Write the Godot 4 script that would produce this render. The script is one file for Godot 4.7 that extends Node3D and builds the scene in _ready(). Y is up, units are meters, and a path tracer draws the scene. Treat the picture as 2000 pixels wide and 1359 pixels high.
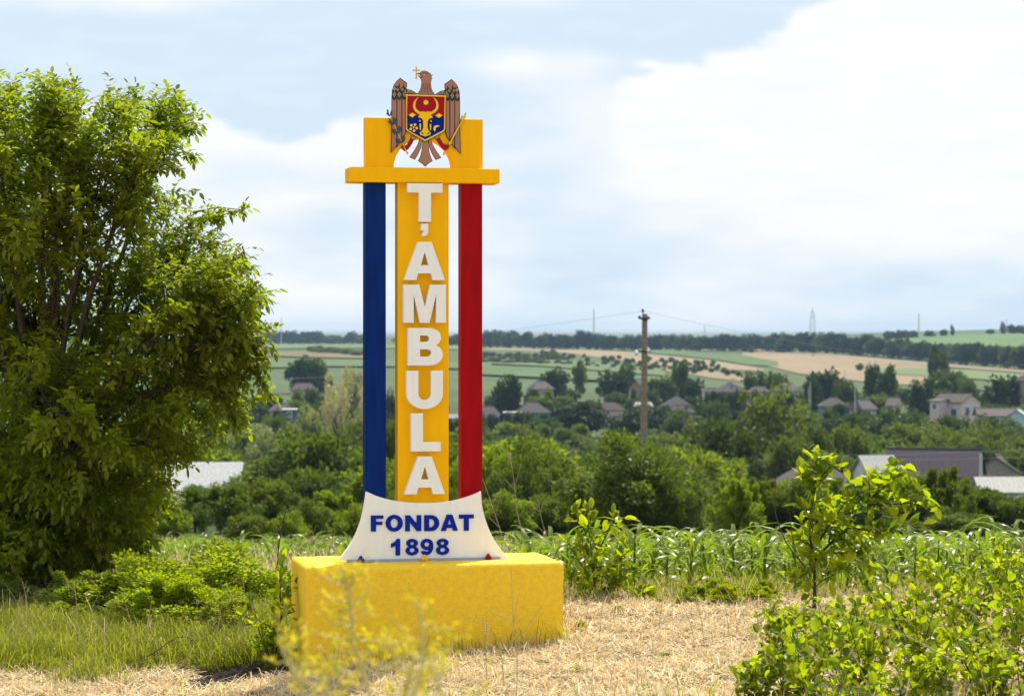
extends Node3D
# A village welcome monument on a grassy roadside bank, a maize field, shrubs and a village valley behind it.

const EYE := 2.432          # height of the lens above the foot of the monument
const FOCAL := 5000.0       # focal length in photograph pixels (2000 wide)
const HORIZON := 650.0

var rng := RandomNumberGenerator.new()
var used := {}
var mats := {}
var protos := {}
var bump := FastNoiseLite.new()
var blocked: Array = []     # picture areas of houses and fields that filler trees must not cover: [left, right, top, distance]


# ------------------------------------------------------------------ mesh building
class Build:
	var v := PackedVector3Array()
	var n := PackedVector3Array()
	var c := PackedColorArray()
	var ix := PackedInt32Array()

	func tri(a: Vector3, b: Vector3, d: Vector3, out: Vector3, col := Color.WHITE) -> void:
		var fn := (d - a).cross(b - a)
		if fn.length_squared() < 1e-18:
			return
		fn = fn.normalized()
		var k := v.size()
		if out != Vector3.ZERO and fn.dot(out) < 0.0:
			fn = -fn
			v.append(a); v.append(d); v.append(b)
		else:
			v.append(a); v.append(b); v.append(d)
		for q in 3:
			n.append(fn); c.append(col); ix.append(k + q)

	func quad(a: Vector3, b: Vector3, d: Vector3, e: Vector3, out: Vector3, col := Color.WHITE) -> void:
		tri(a, b, d, out, col)
		tri(a, d, e, out, col)

	# a box with bevelled edges
	func box(center: Vector3, size: Vector3, bevel := 0.0, turn := Basis.IDENTITY, col := Color.WHITE) -> void:
		var h := size * 0.5
		var p := func(s: Vector3, full: int) -> Vector3:
			var q := Vector3(h.x - bevel, h.y - bevel, h.z - bevel)
			q[full] = h[full]
			return center + turn * (q * s)
		for axis in 3:
			var u := (axis + 1) % 3
			var w := (axis + 2) % 3
			for s in [-1.0, 1.0]:
				var pts: Array[Vector3] = []
				for k in [[-1.0, -1.0], [1.0, -1.0], [1.0, 1.0], [-1.0, 1.0]]:
					var sg := Vector3.ZERO
					sg[axis] = s; sg[u] = k[0]; sg[w] = k[1]
					pts.append(p.call(sg, axis))
				var o := Vector3.ZERO
				o[axis] = s
				quad(pts[0], pts[1], pts[2], pts[3], turn * o, col)
		if bevel <= 0.0:
			return
		for axis in 3:
			var u := (axis + 1) % 3
			var w := (axis + 2) % 3
			for su in [-1.0, 1.0]:
				for sw in [-1.0, 1.0]:
					var a := Vector3.ZERO
					a[axis] = -1.0; a[u] = su; a[w] = sw
					var b := a
					b[axis] = 1.0
					var o := a
					o[axis] = 0.0
					quad(p.call(a, u), p.call(b, u), p.call(b, w), p.call(a, w), turn * o, col)
		for sx in [-1.0, 1.0]:
			for sy in [-1.0, 1.0]:
				for sz in [-1.0, 1.0]:
					var s := Vector3(sx, sy, sz)
					tri(p.call(s, 0), p.call(s, 1), p.call(s, 2), turn * s, col)

	# a round tapering tube along points
	func tube(pts: Array, radii: Array, sides := 6, col := Color.WHITE, capped := true) -> void:
		var m := pts.size()
		var first := v.size()
		var side := Vector3.ZERO
		for k in m:
			var dir: Vector3 = (pts[mini(k + 1, m - 1)] - pts[maxi(k - 1, 0)]).normalized()
			if side == Vector3.ZERO:
				side = dir.cross(Vector3.RIGHT if absf(dir.x) < 0.8 else Vector3.UP).normalized()
			side = (side - dir * side.dot(dir)).normalized()
			var other := dir.cross(side)
			for q in sides:
				var a := TAU * q / sides
				var nn := side * cos(a) + other * sin(a)
				v.append(pts[k] + nn * float(radii[k]))
				n.append(nn); c.append(col)
		for k in m - 1:
			for q in sides:
				var a0 := first + k * sides + q
				var a1 := first + k * sides + (q + 1) % sides
				var b0 := a0 + sides
				var b1 := a1 + sides
				ix.append_array(PackedInt32Array([a0, b0, a1, a1, b0, b1]))
		if capped:
			var d0: Vector3 = pts[0] - pts[1]
			var d1: Vector3 = pts[m - 1] - pts[m - 2]
			for q in range(1, sides - 1):
				tri(v[first], v[first + q], v[first + q + 1], d0, col)
				var e := first + (m - 1) * sides
				tri(v[e], v[e + q], v[e + q + 1], d1, col)

	# a folded leaf of four triangles
	func leaf(p: Vector3, dir: Vector3, side: Vector3, ln: float, wd: float, fold: float, droop: float, col: Color) -> void:
		var up := side.cross(dir)
		var l1 := p + dir * ln * 0.42 - side * wd * 0.5 + up * wd * fold
		var r1 := p + dir * ln * 0.42 + side * wd * 0.5 + up * wd * fold
		var m := p + dir * ln * 0.48 - Vector3(0, droop * ln * 0.25, 0)
		var t := p + dir * ln - Vector3(0, droop * ln, 0)
		tri(p, l1, m, Vector3.ZERO, col); tri(p, m, r1, Vector3.ZERO, col)
		tri(l1, t, m, Vector3.ZERO, col); tri(m, t, r1, Vector3.ZERO, col)

	# a leaf of six facets with a rounder outline
	func broad_leaf(p: Vector3, dir: Vector3, side: Vector3, ln: float, wd: float, fold: float, droop: float, col: Color) -> void:
		var up := side.cross(dir)
		var w := [0.0, 0.40, 0.5, 0.36, 0.0]
		var at := [0.0, 0.22, 0.48, 0.75, 1.0]
		var mid: Array[Vector3] = []
		for k in 5:
			mid.append(p + dir * ln * at[k] - Vector3(0, droop * ln * at[k] * at[k], 0))
		for s in [-1.0, 1.0]:
			for k in 4:
				var a: Vector3 = mid[k] + side * s * wd * w[k] + up * wd * fold * w[k] * 2.0
				var b: Vector3 = mid[k + 1] + side * s * wd * w[k + 1] + up * wd * fold * w[k + 1] * 2.0
				tri(mid[k], a, b, Vector3.ZERO, col)
				tri(mid[k], b, mid[k + 1], Vector3.ZERO, col)

	func blade(p: Vector3, dir: Vector3, side: Vector3, ln: float, wd: float, fold: float, droop: float, col: Color) -> void:
		var up := side.cross(dir)
		var m1 := p + dir * ln * 0.3 - Vector3(0, droop * ln * 0.1, 0)
		var m2 := p + dir * ln * 0.68 - Vector3(0, droop * ln * 0.45, 0)
		var t := p + dir * ln - Vector3(0, droop * ln, 0)
		for s in [-1.0, 1.0]:
			var a: Vector3 = m1 + (side * s + up * fold) * wd * 0.46
			var b: Vector3 = m2 + (side * s + up * fold) * wd * 0.42
			tri(p, a, m1, Vector3.ZERO, col)
			quad(m1, a, b, m2, Vector3.ZERO, col)
			tri(m2, b, t, Vector3.ZERO, col)

	func diamond(p: Vector3, dir: Vector3, side: Vector3, ln: float, wd: float, col: Color) -> void:
		var l1 := p + dir * ln * 0.45 - side * wd * 0.5
		var r1 := p + dir * ln * 0.45 + side * wd * 0.5
		var t := p + dir * ln
		var k := v.size()
		var fn := (t - p).cross(l1 - p).normalized()
		v.append(p); v.append(l1); v.append(t); v.append(r1)
		for q in 4:
			n.append(fn); c.append(col)
		ix.append_array(PackedInt32Array([k, k + 1, k + 2, k, k + 2, k + 3]))

	# a strap bent along points (grass blades, maize leaves)
	func strap(pts: Array, side: Vector3, widths: Array, fold: float, col: Color) -> void:
		var m := pts.size()
		for s in [-1.0, 1.0]:
			var first := v.size()
			for k in m:
				var d: Vector3 = (pts[mini(k + 1, m - 1)] - pts[maxi(k - 1, 0)]).normalized()
				var up := side.cross(d)
				var w := float(widths[k])
				var nn: Vector3 = (up - side * (s * fold)).normalized()
				v.append(pts[k]); v.append(pts[k] + side * (s * w) + up * (w * fold))
				n.append(nn); n.append(nn); c.append(col); c.append(col)
			for k in m - 1:
				var a := first + k * 2
				if s > 0.0:
					ix.append_array(PackedInt32Array([a, a + 2, a + 1, a + 1, a + 2, a + 3]))
				else:
					ix.append_array(PackedInt32Array([a, a + 1, a + 2, a + 1, a + 3, a + 2]))

	func ball(center: Vector3, r: Vector3, around := 8, rings := 5, col := Color.WHITE) -> void:
		var first := v.size()
		for a in rings + 1:
			var t := PI * a / rings
			for b in around:
				var f := TAU * b / around
				var d := Vector3(sin(t) * cos(f), cos(t), sin(t) * sin(f))
				v.append(center + d * r); n.append((d / r).normalized()); c.append(col)
		for a in rings:
			for b in around:
				var p0 := first + a * around + b
				var p1 := first + a * around + (b + 1) % around
				ix.append_array(PackedInt32Array([p0, p0 + around, p1, p1, p0 + around, p1 + around]))

	func mesh() -> ArrayMesh:
		var arr := []
		arr.resize(Mesh.ARRAY_MAX)
		arr[Mesh.ARRAY_VERTEX] = v
		arr[Mesh.ARRAY_NORMAL] = n
		arr[Mesh.ARRAY_COLOR] = c
		arr[Mesh.ARRAY_INDEX] = ix
		var m := ArrayMesh.new()
		m.add_surface_from_arrays(Mesh.PRIMITIVE_TRIANGLES, arr)
		return m


func rf(a: float, b: float) -> float:
	return rng.randf_range(a, b)


func rdir() -> Vector3:
	var z := rf(-1, 1)
	var a := rf(0, TAU)
	var s := sqrt(1.0 - z * z)
	return Vector3(s * cos(a), z, s * sin(a))


# a polygon with holes, extruded from z0 to z1 with a small bevel at the front
func inset(poly: PackedVector2Array, by: float) -> PackedVector2Array:
	var out := PackedVector2Array()
	var m := poly.size()
	for k in m:
		var e0 := (poly[k] - poly[(k + m - 1) % m]).normalized()
		var e1 := (poly[(k + 1) % m] - poly[k]).normalized()
		var n0 := Vector2(-e0.y, e0.x)
		var n1 := Vector2(-e1.y, e1.x)
		var q := (n0 + n1)
		var l := maxf(q.length_squared() * 0.5, 0.3)
		out.append(poly[k] + q / l * by)
	return out


func area2(poly: PackedVector2Array) -> float:
	var s := 0.0
	for k in poly.size():
		s += poly[k].cross(poly[(k + 1) % poly.size()])
	return s * 0.5


func wound(poly: PackedVector2Array, ccw: bool) -> PackedVector2Array:
	var p := poly.duplicate()
	if (area2(p) > 0.0) != ccw:
		p.reverse()
	return p


func extrude(b: Build, outer_in: PackedVector2Array, holes_in: Array, z0: float, z1: float, bevel := 0.0, col := Color.WHITE) -> void:
	var rings: Array = [wound(outer_in, true)]
	for h in holes_in:
		rings.append(wound(h, false))
	var fronts: Array = []
	for r in rings:
		fronts.append(inset(r, bevel) if bevel > 0.0 else r)
	for side in 2:
		var use: Array = fronts if side == 0 else rings
		var z := z1 if side == 0 else z0
		var flat: PackedVector2Array = use[0].duplicate()
		for hi in range(1, use.size()):
			var h: PackedVector2Array = use[hi]
			var bi := 0
			var bj := 0
			var best := 1e9
			for i in flat.size():
				for j in h.size():
					var d := flat[i].distance_squared_to(h[j])
					if d < best:
						best = d; bi = i; bj = j
			var joined := PackedVector2Array()
			for i in bi + 1:
				joined.append(flat[i])
			for j in h.size() + 1:
				joined.append(h[(bj + j) % h.size()])
			for i in range(bi, flat.size()):
				joined.append(flat[i])
			flat = joined
		var ids := Geometry2D.triangulate_polygon(flat)
		if ids.is_empty():
			print("no triangles for a polygon of ", flat.size())
		var o := Vector3(0, 0, 1.0 if side == 0 else -1.0)
		for k in range(0, ids.size(), 3):
			var p0 := flat[ids[k]]
			var p1 := flat[ids[k + 1]]
			var p2 := flat[ids[k + 2]]
			b.tri(Vector3(p0.x, p0.y, z), Vector3(p1.x, p1.y, z), Vector3(p2.x, p2.y, z), o, col)
	for ri in rings.size():
		var r: PackedVector2Array = rings[ri]
		var f: PackedVector2Array = fronts[ri]
		for k in r.size():
			var q := (k + 1) % r.size()
			var e := (r[q] - r[k])
			if e.length_squared() < 1e-14:
				continue
			var out := Vector3(e.y, -e.x, 0)
			b.quad(Vector3(r[k].x, r[k].y, z0), Vector3(r[q].x, r[q].y, z0), Vector3(r[q].x, r[q].y, z1 - bevel), Vector3(r[k].x, r[k].y, z1 - bevel), out, col)
			if bevel > 0.0:
				b.quad(Vector3(r[k].x, r[k].y, z1 - bevel), Vector3(r[q].x, r[q].y, z1 - bevel), Vector3(f[q].x, f[q].y, z1), Vector3(f[k].x, f[k].y, z1), out.normalized() + Vector3(0, 0, 1), col)


func ell(cx: float, cy: float, rx: float, ry: float, a0 := 0.0, a1 := 360.0, steps := 28) -> PackedVector2Array:
	var p := PackedVector2Array()
	var closed := absf(a1 - a0) >= 359.9
	for k in steps if closed else steps + 1:
		var a := deg_to_rad(a0 + (a1 - a0) * k / steps)
		p.append(Vector2(cx + rx * cos(a), cy + ry * sin(a)))
	return p


func pv(flat: Array) -> PackedVector2Array:
	var p := PackedVector2Array()
	for k in range(0, flat.size(), 2):
		p.append(Vector2(flat[k], flat[k + 1]))
	return p


func curve2(flat: Array, closed := false, steps := 5) -> PackedVector2Array:   # a smooth line through points
	var q := pv(flat)
	var out := PackedVector2Array()
	var m := q.size()
	var last := m if closed else m - 1
	for k in last:
		var p0 := q[(k + m - 1) % m] if closed else q[maxi(k - 1, 0)]
		var p1 := q[k]
		var p2 := q[(k + 1) % m]
		var p3 := q[(k + 2) % m] if closed else q[mini(k + 2, m - 1)]
		for s in steps:
			out.append(p1.cubic_interpolate(p2, p0, p3, float(s) / steps))
	if not closed:
		out.append(q[m - 1])
	return out


# ------------------------------------------------------------------ nodes
func numbered(called: String) -> String:
	if not used.has(called):
		used[called] = 0
		return called
	used[called] += 1
	return "%s_%03d" % [called, used[called]]


func tag(o: Node3D, label: String, category: String, group := "", kind := "") -> void:
	o.set_meta("label", label)
	if category:
		o.set_meta("category", category)
	if group:
		o.set_meta("group", group)
	if kind:
		o.set_meta("kind", kind)


func thing(called: String, label: String, category: String, at := Vector3.ZERO, turn := 0.0, group := "") -> Node3D:
	var o := Node3D.new()
	o.name = numbered(called)
	add_child(o, true)
	o.position = at
	o.rotation.y = turn
	tag(o, label, category, group)
	return o


func put(m: Mesh, called: String, mat: Material, parent: Node) -> MeshInstance3D:
	var o := MeshInstance3D.new()
	o.mesh = m
	o.material_override = mat
	if parent == self:
		o.name = numbered(called)
	else:
		var k := 0
		var nm := called
		var key := str(parent.get_instance_id()) + called
		if used.has(key):
			used[key] += 1
			k = used[key]
			nm = "%s_%03d" % [called, k]
		else:
			used[key] = 0
		o.name = nm
	parent.add_child(o, true)
	return o


func scatter(m: Mesh, xf: Array, called: String, mat: Material, parent: Node) -> MultiMeshInstance3D:
	var mm := MultiMesh.new()
	mm.transform_format = MultiMesh.TRANSFORM_3D
	mm.mesh = m
	mm.instance_count = xf.size()
	for k in xf.size():
		mm.set_instance_transform(k, xf[k])
	var o := MultiMeshInstance3D.new()
	o.multimesh = mm
	o.material_override = mat
	o.name = numbered(called) if parent == self else called
	parent.add_child(o, true)
	o.set_meta("kind", "stuff")
	return o


# ------------------------------------------------------------------ materials
func lin(r: float, g: float, b: float) -> Color:
	return Color(r, g, b).linear_to_srgb()


func noise_tex(freq: float, lo: float, hi: float, seed_at: int, size := 512, octaves := 4, kind := FastNoiseLite.TYPE_SIMPLEX_SMOOTH) -> NoiseTexture2D:
	var f := FastNoiseLite.new()
	f.noise_type = kind
	f.frequency = freq
	f.fractal_octaves = octaves
	f.seed = seed_at
	var t := NoiseTexture2D.new()
	t.width = size
	t.height = size
	t.seamless = true
	t.noise = f
	var g := Gradient.new()
	g.set_color(0, Color(lo, lo, lo))
	g.set_color(1, Color(hi, hi, hi))
	t.color_ramp = g
	return t


func paint(key: String, col: Color, rough := 0.6, spec := 0.5) -> StandardMaterial3D:
	if mats.has(key):
		return mats[key]
	var m := StandardMaterial3D.new()
	m.resource_name = key
	m.albedo_color = col
	m.roughness = rough
	m.metallic_specular = spec
	m.cull_mode = BaseMaterial3D.CULL_DISABLED
	mats[key] = m
	return m


func worn(m: StandardMaterial3D, tex: Texture2D, scale: float, relief: Texture2D = null, cm := 0.0) -> StandardMaterial3D:
	m.albedo_texture = tex
	m.uv1_triplanar = true
	m.uv1_scale = Vector3.ONE * scale
	if relief:
		m.heightmap_enabled = true
		m.heightmap_texture = relief
		m.heightmap_scale = cm
	return m


func leafy(key: String, r: float, g: float, b: float, through := 0.9, rough := 0.42, spec := 0.5, hue := Vector3(1.2, 1.42, 0.45)) -> StandardMaterial3D:
	var m := paint(key, lin(r, g, b), rough, spec)
	m.vertex_color_use_as_albedo = true
	m.backlight_enabled = true
	m.backlight = lin(hue.x * through, hue.y * through, hue.z * through)
	return m


# ------------------------------------------------------------------ the lie of the land
const RD := [-60.0, 0.0, 4.0, 8.0, 12.0, 15.0, 17.0, 18.6, 20.5, 22.0, 24.0, 27.0, 30.0, 36.0, 42.0, 50.0, 60.0, 75.0, 100.0, 150.0, 200.0, 250.0, 300.0, 400.0, 500.0, 600.0, 700.0, 900.0, 1100.0, 1300.0, 1500.0, 1800.0, 2200.0, 3000.0, 6000.0]
const RY := [-1.75, -1.7, -1.75, -2.05, -2.36, -2.44, -2.435, -2.40, -2.30, -2.33, -2.50, -2.78, -3.03, -3.54, -4.04, -4.70, -5.33, -5.98, -8.0, -11.6, -14.2, -16.2, -17.7, -19.1, -19.2, -18.3, -17.0, -16.0, -14.0, -12.4, -10.8, -9.4, -9.0, -5.0, -30.0]


func base_line(d: float) -> float:
	if d <= RD[0]:
		return RY[0]
	for k in RD.size() - 1:
		if d <= RD[k + 1]:
			var t: float = (d - RD[k]) / (RD[k + 1] - RD[k])
			var a: float = RD[k + 1] - RD[k]
			var s0: float = (RY[k + 1] - RY[maxi(k - 1, 0)]) / (RD[k + 1] - RD[maxi(k - 1, 0)])
			var s1: float = (RY[mini(k + 2, RD.size() - 1)] - RY[k]) / (RD[mini(k + 2, RD.size() - 1)] - RD[k])
			var t2 := t * t
			var t3 := t2 * t
			return (2 * t3 - 3 * t2 + 1) * RY[k] + (t3 - 2 * t2 + t) * a * s0 + (3 * t2 - 2 * t3) * RY[k + 1] + (t3 - t2) * a * s1
	return RY[RY.size() - 1]


func ground(x: float, z: float) -> float:
	var d := -z
	var y := EYE + base_line(d)
	if d < 40.0:
		y += 0.08 * clampf(x + 0.7, -1.7, 1.3) * (1.0 - smoothstep(22.0, 32.0, d)) * smoothstep(9.0, 15.0, d)
		y += bump.get_noise_2d(x * 60.0, z * 60.0) * 0.035
	else:
		y += bump.get_noise_2d(x * 0.45, z * 0.45) * clampf((d - 40.0) * 0.006, 0.0, 1.0)
	if d > 1000.0:
		y += 8.6 * smoothstep(0.085, 0.2, x / d) * smoothstep(1150.0, 1750.0, d)
	return y


func gp(px: float, d: float) -> Vector3:      # a point on the ground, d metres ahead, in the direction of column px
	var x := (px - 1000.0) / FOCAL * d
	return Vector3(x, ground(x, -d), -d)


func air(px: float, py: float, d: float) -> Vector3:
	return Vector3((px - 1000.0) / FOCAL * d, EYE - (py - HORIZON) / FOCAL * d, -d)


func hit(px: float, py: float, from := 500.0) -> Vector3:     # where the land past «from» metres is met
	var d := from
	var step := 10.0
	while d < 5000.0:
		var p := air(px, py, d)
		if p.y <= ground(p.x, p.z):
			var lo := d - step
			for k in 10:
				var m := (lo + d) * 0.5
				var q := air(px, py, m)
				if q.y <= ground(q.x, q.z):
					d = m
				else:
					lo = m
			return gp(px, d)
		d += step
	return gp(px, 2300.0)


# ------------------------------------------------------------------ camera, sky, sun
const SUN_AZ := 24.0        # degrees to the right of straight ahead, behind the monument
const SUN_EL := 56.0
const SUN_ENERGY := 1.6
const SKY_GAIN := 0.86
const EXPOSURE := 1.34

var fields := 0
var cloud_a := FastNoiseLite.new()
var cloud_b := FastNoiseLite.new()
var cloud_c := FastNoiseLite.new()


func sky_color(az: float, el: float) -> Color:       # radians
	var dir := Vector3(sin(az) * cos(el), sin(el), -cos(az) * cos(el))
	var flat := Vector3(dir.x, dir.y * 3.4, dir.z) * 100.0
	var na := cloud_a.get_noise_3dv(flat)
	var nb := cloud_b.get_noise_3dv(flat)
	var nc := cloud_c.get_noise_3dv(Vector3(flat.x, flat.y * 1.5, flat.z))
	var c := 0.47 + 0.62 * na + 0.34 * nb
	# banks of cloud: azimuth, elevation, their half sizes (degrees) and how white (+) or grey-blue (-)
	for k in [[6.5, 4.9, 5.5, 1.4, 0.55], [9.5, 3.4, 4.0, 1.2, 0.45], [-5.6, 4.4, 2.6, 0.42, 0.35], [0.2, 5.9, 2.6, 0.42, 0.42], [-7.2, 5.7, 4.2, 0.85, -0.75], [-4.6, 5.2, 2.0, 0.35, -0.5], [3.2, 7.0, 3.4, 0.75, -0.85], [1.9, 5.6, 1.2, 0.4, -0.3],
			[-9.0, 7.3, 2.2, 0.5, 0.45], [0.5, 7.35, 1.3, 0.22, 0.6], [-5.4, 5.95, 0.4, 0.22, 0.5], [-4.0, 2.5, 8.0, 0.8, -0.12], [4.0, 1.5, 9.0, 0.9, -0.10], [9.5, 6.9, 2.5, 0.35, 0.4], [-6.0, 6.7, 3.0, 0.35, -0.3]]:
		var da := (rad_to_deg(az) - float(k[0])) / float(k[2])
		var de := (rad_to_deg(el) - float(k[1])) / float(k[3])
		c += float(k[4]) * exp(-(da * da + de * de))
	var ad := rad_to_deg(az)
	var ed := rad_to_deg(el)
	var rim := 5.5 + 1.7 * smoothstep(3.0, 9.0, ad) + 0.9 * na + 1.0 * nb + 0.55 * nc       # the ragged top of the white bank at right
	c += 0.50 * smoothstep(-0.10, 0.35, rim - ed) * smoothstep(0.8, 4.4, ed) * smoothstep(1.9, 3.8, ad) * (1.0 - smoothstep(18.0, 26.0, ad))
	c -= 0.55 * smoothstep(0.03, -0.15, rim - ed) * smoothstep(1.5, 3.0, ad) * (1.0 - smoothstep(6.0, 9.0, ad))
	var sill := 5.0 - 0.25 * sin(ad * 0.9) + 0.8 * na + 0.7 * nb + 0.5 * nc                  # the flat foot of the grey-blue cloud at left
	c -= 0.55 * smoothstep(-0.12, 0.22, ed - sill) * smoothstep(-2.4, -3.8, ad) * (1.0 - smoothstep(6.4, 7.4, ed)) * smoothstep(-22.0, -15.0, ad)
	c += 0.38 * smoothstep(-0.05, 0.25, sill - ed) * smoothstep(3.2, 4.4, ed) * smoothstep(-2.0, -4.0, ad) * smoothstep(-22.0, -15.0, ad)
	c = clampf(c, 0.0, 1.0)
	c = c * c * (3.0 - 2.0 * c)
	var blue := Color(0.585, 0.71, 0.83)
	var pale := Color(0.885, 0.892, 0.91)
	c = clampf(c * 0.93 + 0.16 * nb + 0.20 * nc, 0.0, 1.0)
	var col := blue.lerp(pale, c)
	var up := clampf(el / 0.9, 0.0, 1.0)
	return col.lerp(Color(0.80, 0.88, 0.97).lerp(pale, 0.6 * c), up) * SKY_GAIN


func make_sky() -> PanoramaSkyMaterial:
	cloud_a.noise_type = FastNoiseLite.TYPE_SIMPLEX_SMOOTH
	cloud_a.seed = 21
	cloud_a.frequency = 0.022
	cloud_a.fractal_octaves = 5
	cloud_b.noise_type = FastNoiseLite.TYPE_SIMPLEX_SMOOTH
	cloud_b.seed = 5
	cloud_c.noise_type = FastNoiseLite.TYPE_SIMPLEX_SMOOTH
	cloud_c.seed = 15
	cloud_c.frequency = 0.30
	cloud_c.fractal_octaves = 4
	cloud_b.frequency = 0.10
	cloud_b.fractal_octaves = 4
	var im := Image.create(1024, 512, false, Image.FORMAT_RGBF)
	for y in 512:
		var el := PI * 0.5 - PI * (y + 0.5) / 512.0
		if el < -0.05:
			im.fill_rect(Rect2i(0, y, 1024, 512 - y), Color(0.25, 0.24, 0.16))
			break
		for x in 1024:
			im.set_pixel(x, y, sky_color(wrapf(TAU * (x + 0.5) / 1024.0, -PI, PI), maxf(el, 0.0)))
	im.resize(4096, 2048, Image.INTERPOLATE_BILINEAR)
	for y in range(2048 / 2 - 200, 2048 / 2 + 2):        # the part near the horizon ahead, the same sky in finer steps
		var el := maxf(PI * 0.5 - PI * (y + 0.5) / 2048.0, 0.0)
		for x in range(-220, 220):
			im.set_pixel(posmod(x, 4096), y, sky_color(TAU * (x + 0.5) / 4096.0, el))
	var m := PanoramaSkyMaterial.new()
	m.panorama = ImageTexture.create_from_image(im)
	return m


func set_stage() -> void:
	var cam := Camera3D.new()
	cam.name = "camera"
	add_child(cam, true)
	cam.position = Vector3(0, EYE, 0)
	cam.rotation.x = -atan(29.5 / FOCAL)
	cam.fov = rad_to_deg(2.0 * atan(679.5 / FOCAL))
	cam.near = 0.5
	cam.far = 9000.0
	var lens := CameraAttributesPhysical.new()
	lens.frustum_focal_length = 12.0 / (679.5 / FOCAL)
	lens.frustum_focus_distance = 19.0
	lens.frustum_near = 0.5
	lens.frustum_far = 9000.0
	lens.exposure_aperture = 4.6
	cam.attributes = lens
	cam.current = true

	var we := WorldEnvironment.new()
	we.name = "world_environment"
	var e := Environment.new()
	e.background_mode = Environment.BG_SKY
	var s := Sky.new()
	s.sky_material = make_sky()
	e.sky = s
	e.tonemap_mode = Environment.TONE_MAPPER_LINEAR
	e.tonemap_exposure = EXPOSURE
	e.sdfgi_enabled = true
	e.ssao_enabled = true
	e.ssil_enabled = true
	e.fog_enabled = true
	e.fog_density = 0.00009
	e.fog_light_color = Color(0.74, 0.88, 1.0)
	we.environment = e
	add_child(we, true)

	var sun := DirectionalLight3D.new()
	sun.name = "sun"
	sun.light_energy = SUN_ENERGY
	sun.light_color = Color(1.0, 0.965, 0.90)
	sun.light_angular_distance = 0.6
	sun.shadow_enabled = true
	var a := deg_to_rad(SUN_AZ)
	var el := deg_to_rad(SUN_EL)
	var to := Vector3(sin(a) * cos(el), sin(el), -cos(a) * cos(el))
	add_child(sun, true)
	sun.look_at_from_position(to * 50.0, Vector3.ZERO, Vector3.UP)


# ------------------------------------------------------------------ the land
func make_land() -> void:
	var b := Build.new()
	var ds: Array[float] = []
	var d := -40.0
	while d < 5800.0:
		ds.append(d)
		d += 4.0 if d < 0.0 else (1.0 if d < 13.0 else (0.14 if d < 25.0 else maxf(0.5, d * 0.02)))
	var cols := 170
	var first := 0
	for r in ds.size():
		var hw := 30.0 + absf(ds[r]) * 0.75
		for k in cols + 1:
			var t := -1.0 + 2.0 * k / cols
			var x := hw * (0.2 * t + 0.8 * t * t * t)
			var z := -ds[r]
			b.v.append(Vector3(x, ground(x, z), z))
			var e := 0.1 if ds[r] < 40 else 2.0
			b.n.append(Vector3(ground(x - e, z) - ground(x + e, z), 2.0 * e, ground(x, z - e) - ground(x, z + e)).normalized())
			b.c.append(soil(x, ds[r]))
	for r in ds.size() - 1:
		for k in cols:
			var i0 := r * (cols + 1) + k
			var i1 := i0 + 1
			var j0 := i0 + cols + 1
			var j1 := j0 + 1
			b.ix.append_array(PackedInt32Array([i0, j0, i1, i1, j0, j1]))
	var m := paint("land", Color.WHITE, 0.95, 0.2)
	m.vertex_color_use_as_albedo = true
	worn(m, noise_tex(0.03, 0.72, 1.0, 3, 512, 5), 1.3, noise_tex(0.05, 0.0, 1.0, 8, 512, 5), 1.2)
	m.uv1_world_triplanar = true
	var o := put(b.mesh(), "ground", m, self)
	tag(o, "grassy bank, field soil and rolling valley land reaching the horizon", "ground", "", "structure")


func soil(x: float, d: float) -> Color:
	var q := bump.get_noise_2d(x * 14.0 + 500.0, d * 14.0) 
	var straw := Color(0.60, 0.47, 0.27)
	var turf := Color(0.17, 0.17, 0.06)
	var c := straw.lerp(Color(0.38, 0.28, 0.14), clampf(0.5 + q * 1.2, 0, 1))
	var left_green := smoothstep(-1.1, -1.9, x + q * 0.3) * smoothstep(18.9, 19.8, d + q * 0.6)
	c = c.lerp(turf, left_green * 0.7)
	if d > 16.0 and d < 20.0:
		c = c.lerp(Color(0.05, 0.04, 0.03), dark_strip(Vector3(x, ground(x, -d), -d), d))  # ground colour darkened in a strip left of the pedestal
	c = c.lerp(Color(0.17, 0.14, 0.08), smoothstep(21.6, 23.0, d + q))
	c = c.lerp(Color(0.36, 0.30, 0.16), smoothstep(57.0, 60.0, d) )
	c = c.lerp(Color(0.06, 0.10, 0.035), smoothstep(64.0, 70.0, d + q * 4.0))
	c = c.lerp(Color(0.09, 0.13, 0.05), smoothstep(380.0, 450.0, d))
	c = c.lerp(Color(0.115, 0.158, 0.07), smoothstep(620.0, 700.0, d + q * 40.0))
	var far := bump.get_noise_2d(x * 0.25, d * 0.9)
	if d > 620.0:
		c = c * (1.0 + 0.25 * far)
	return c


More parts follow.
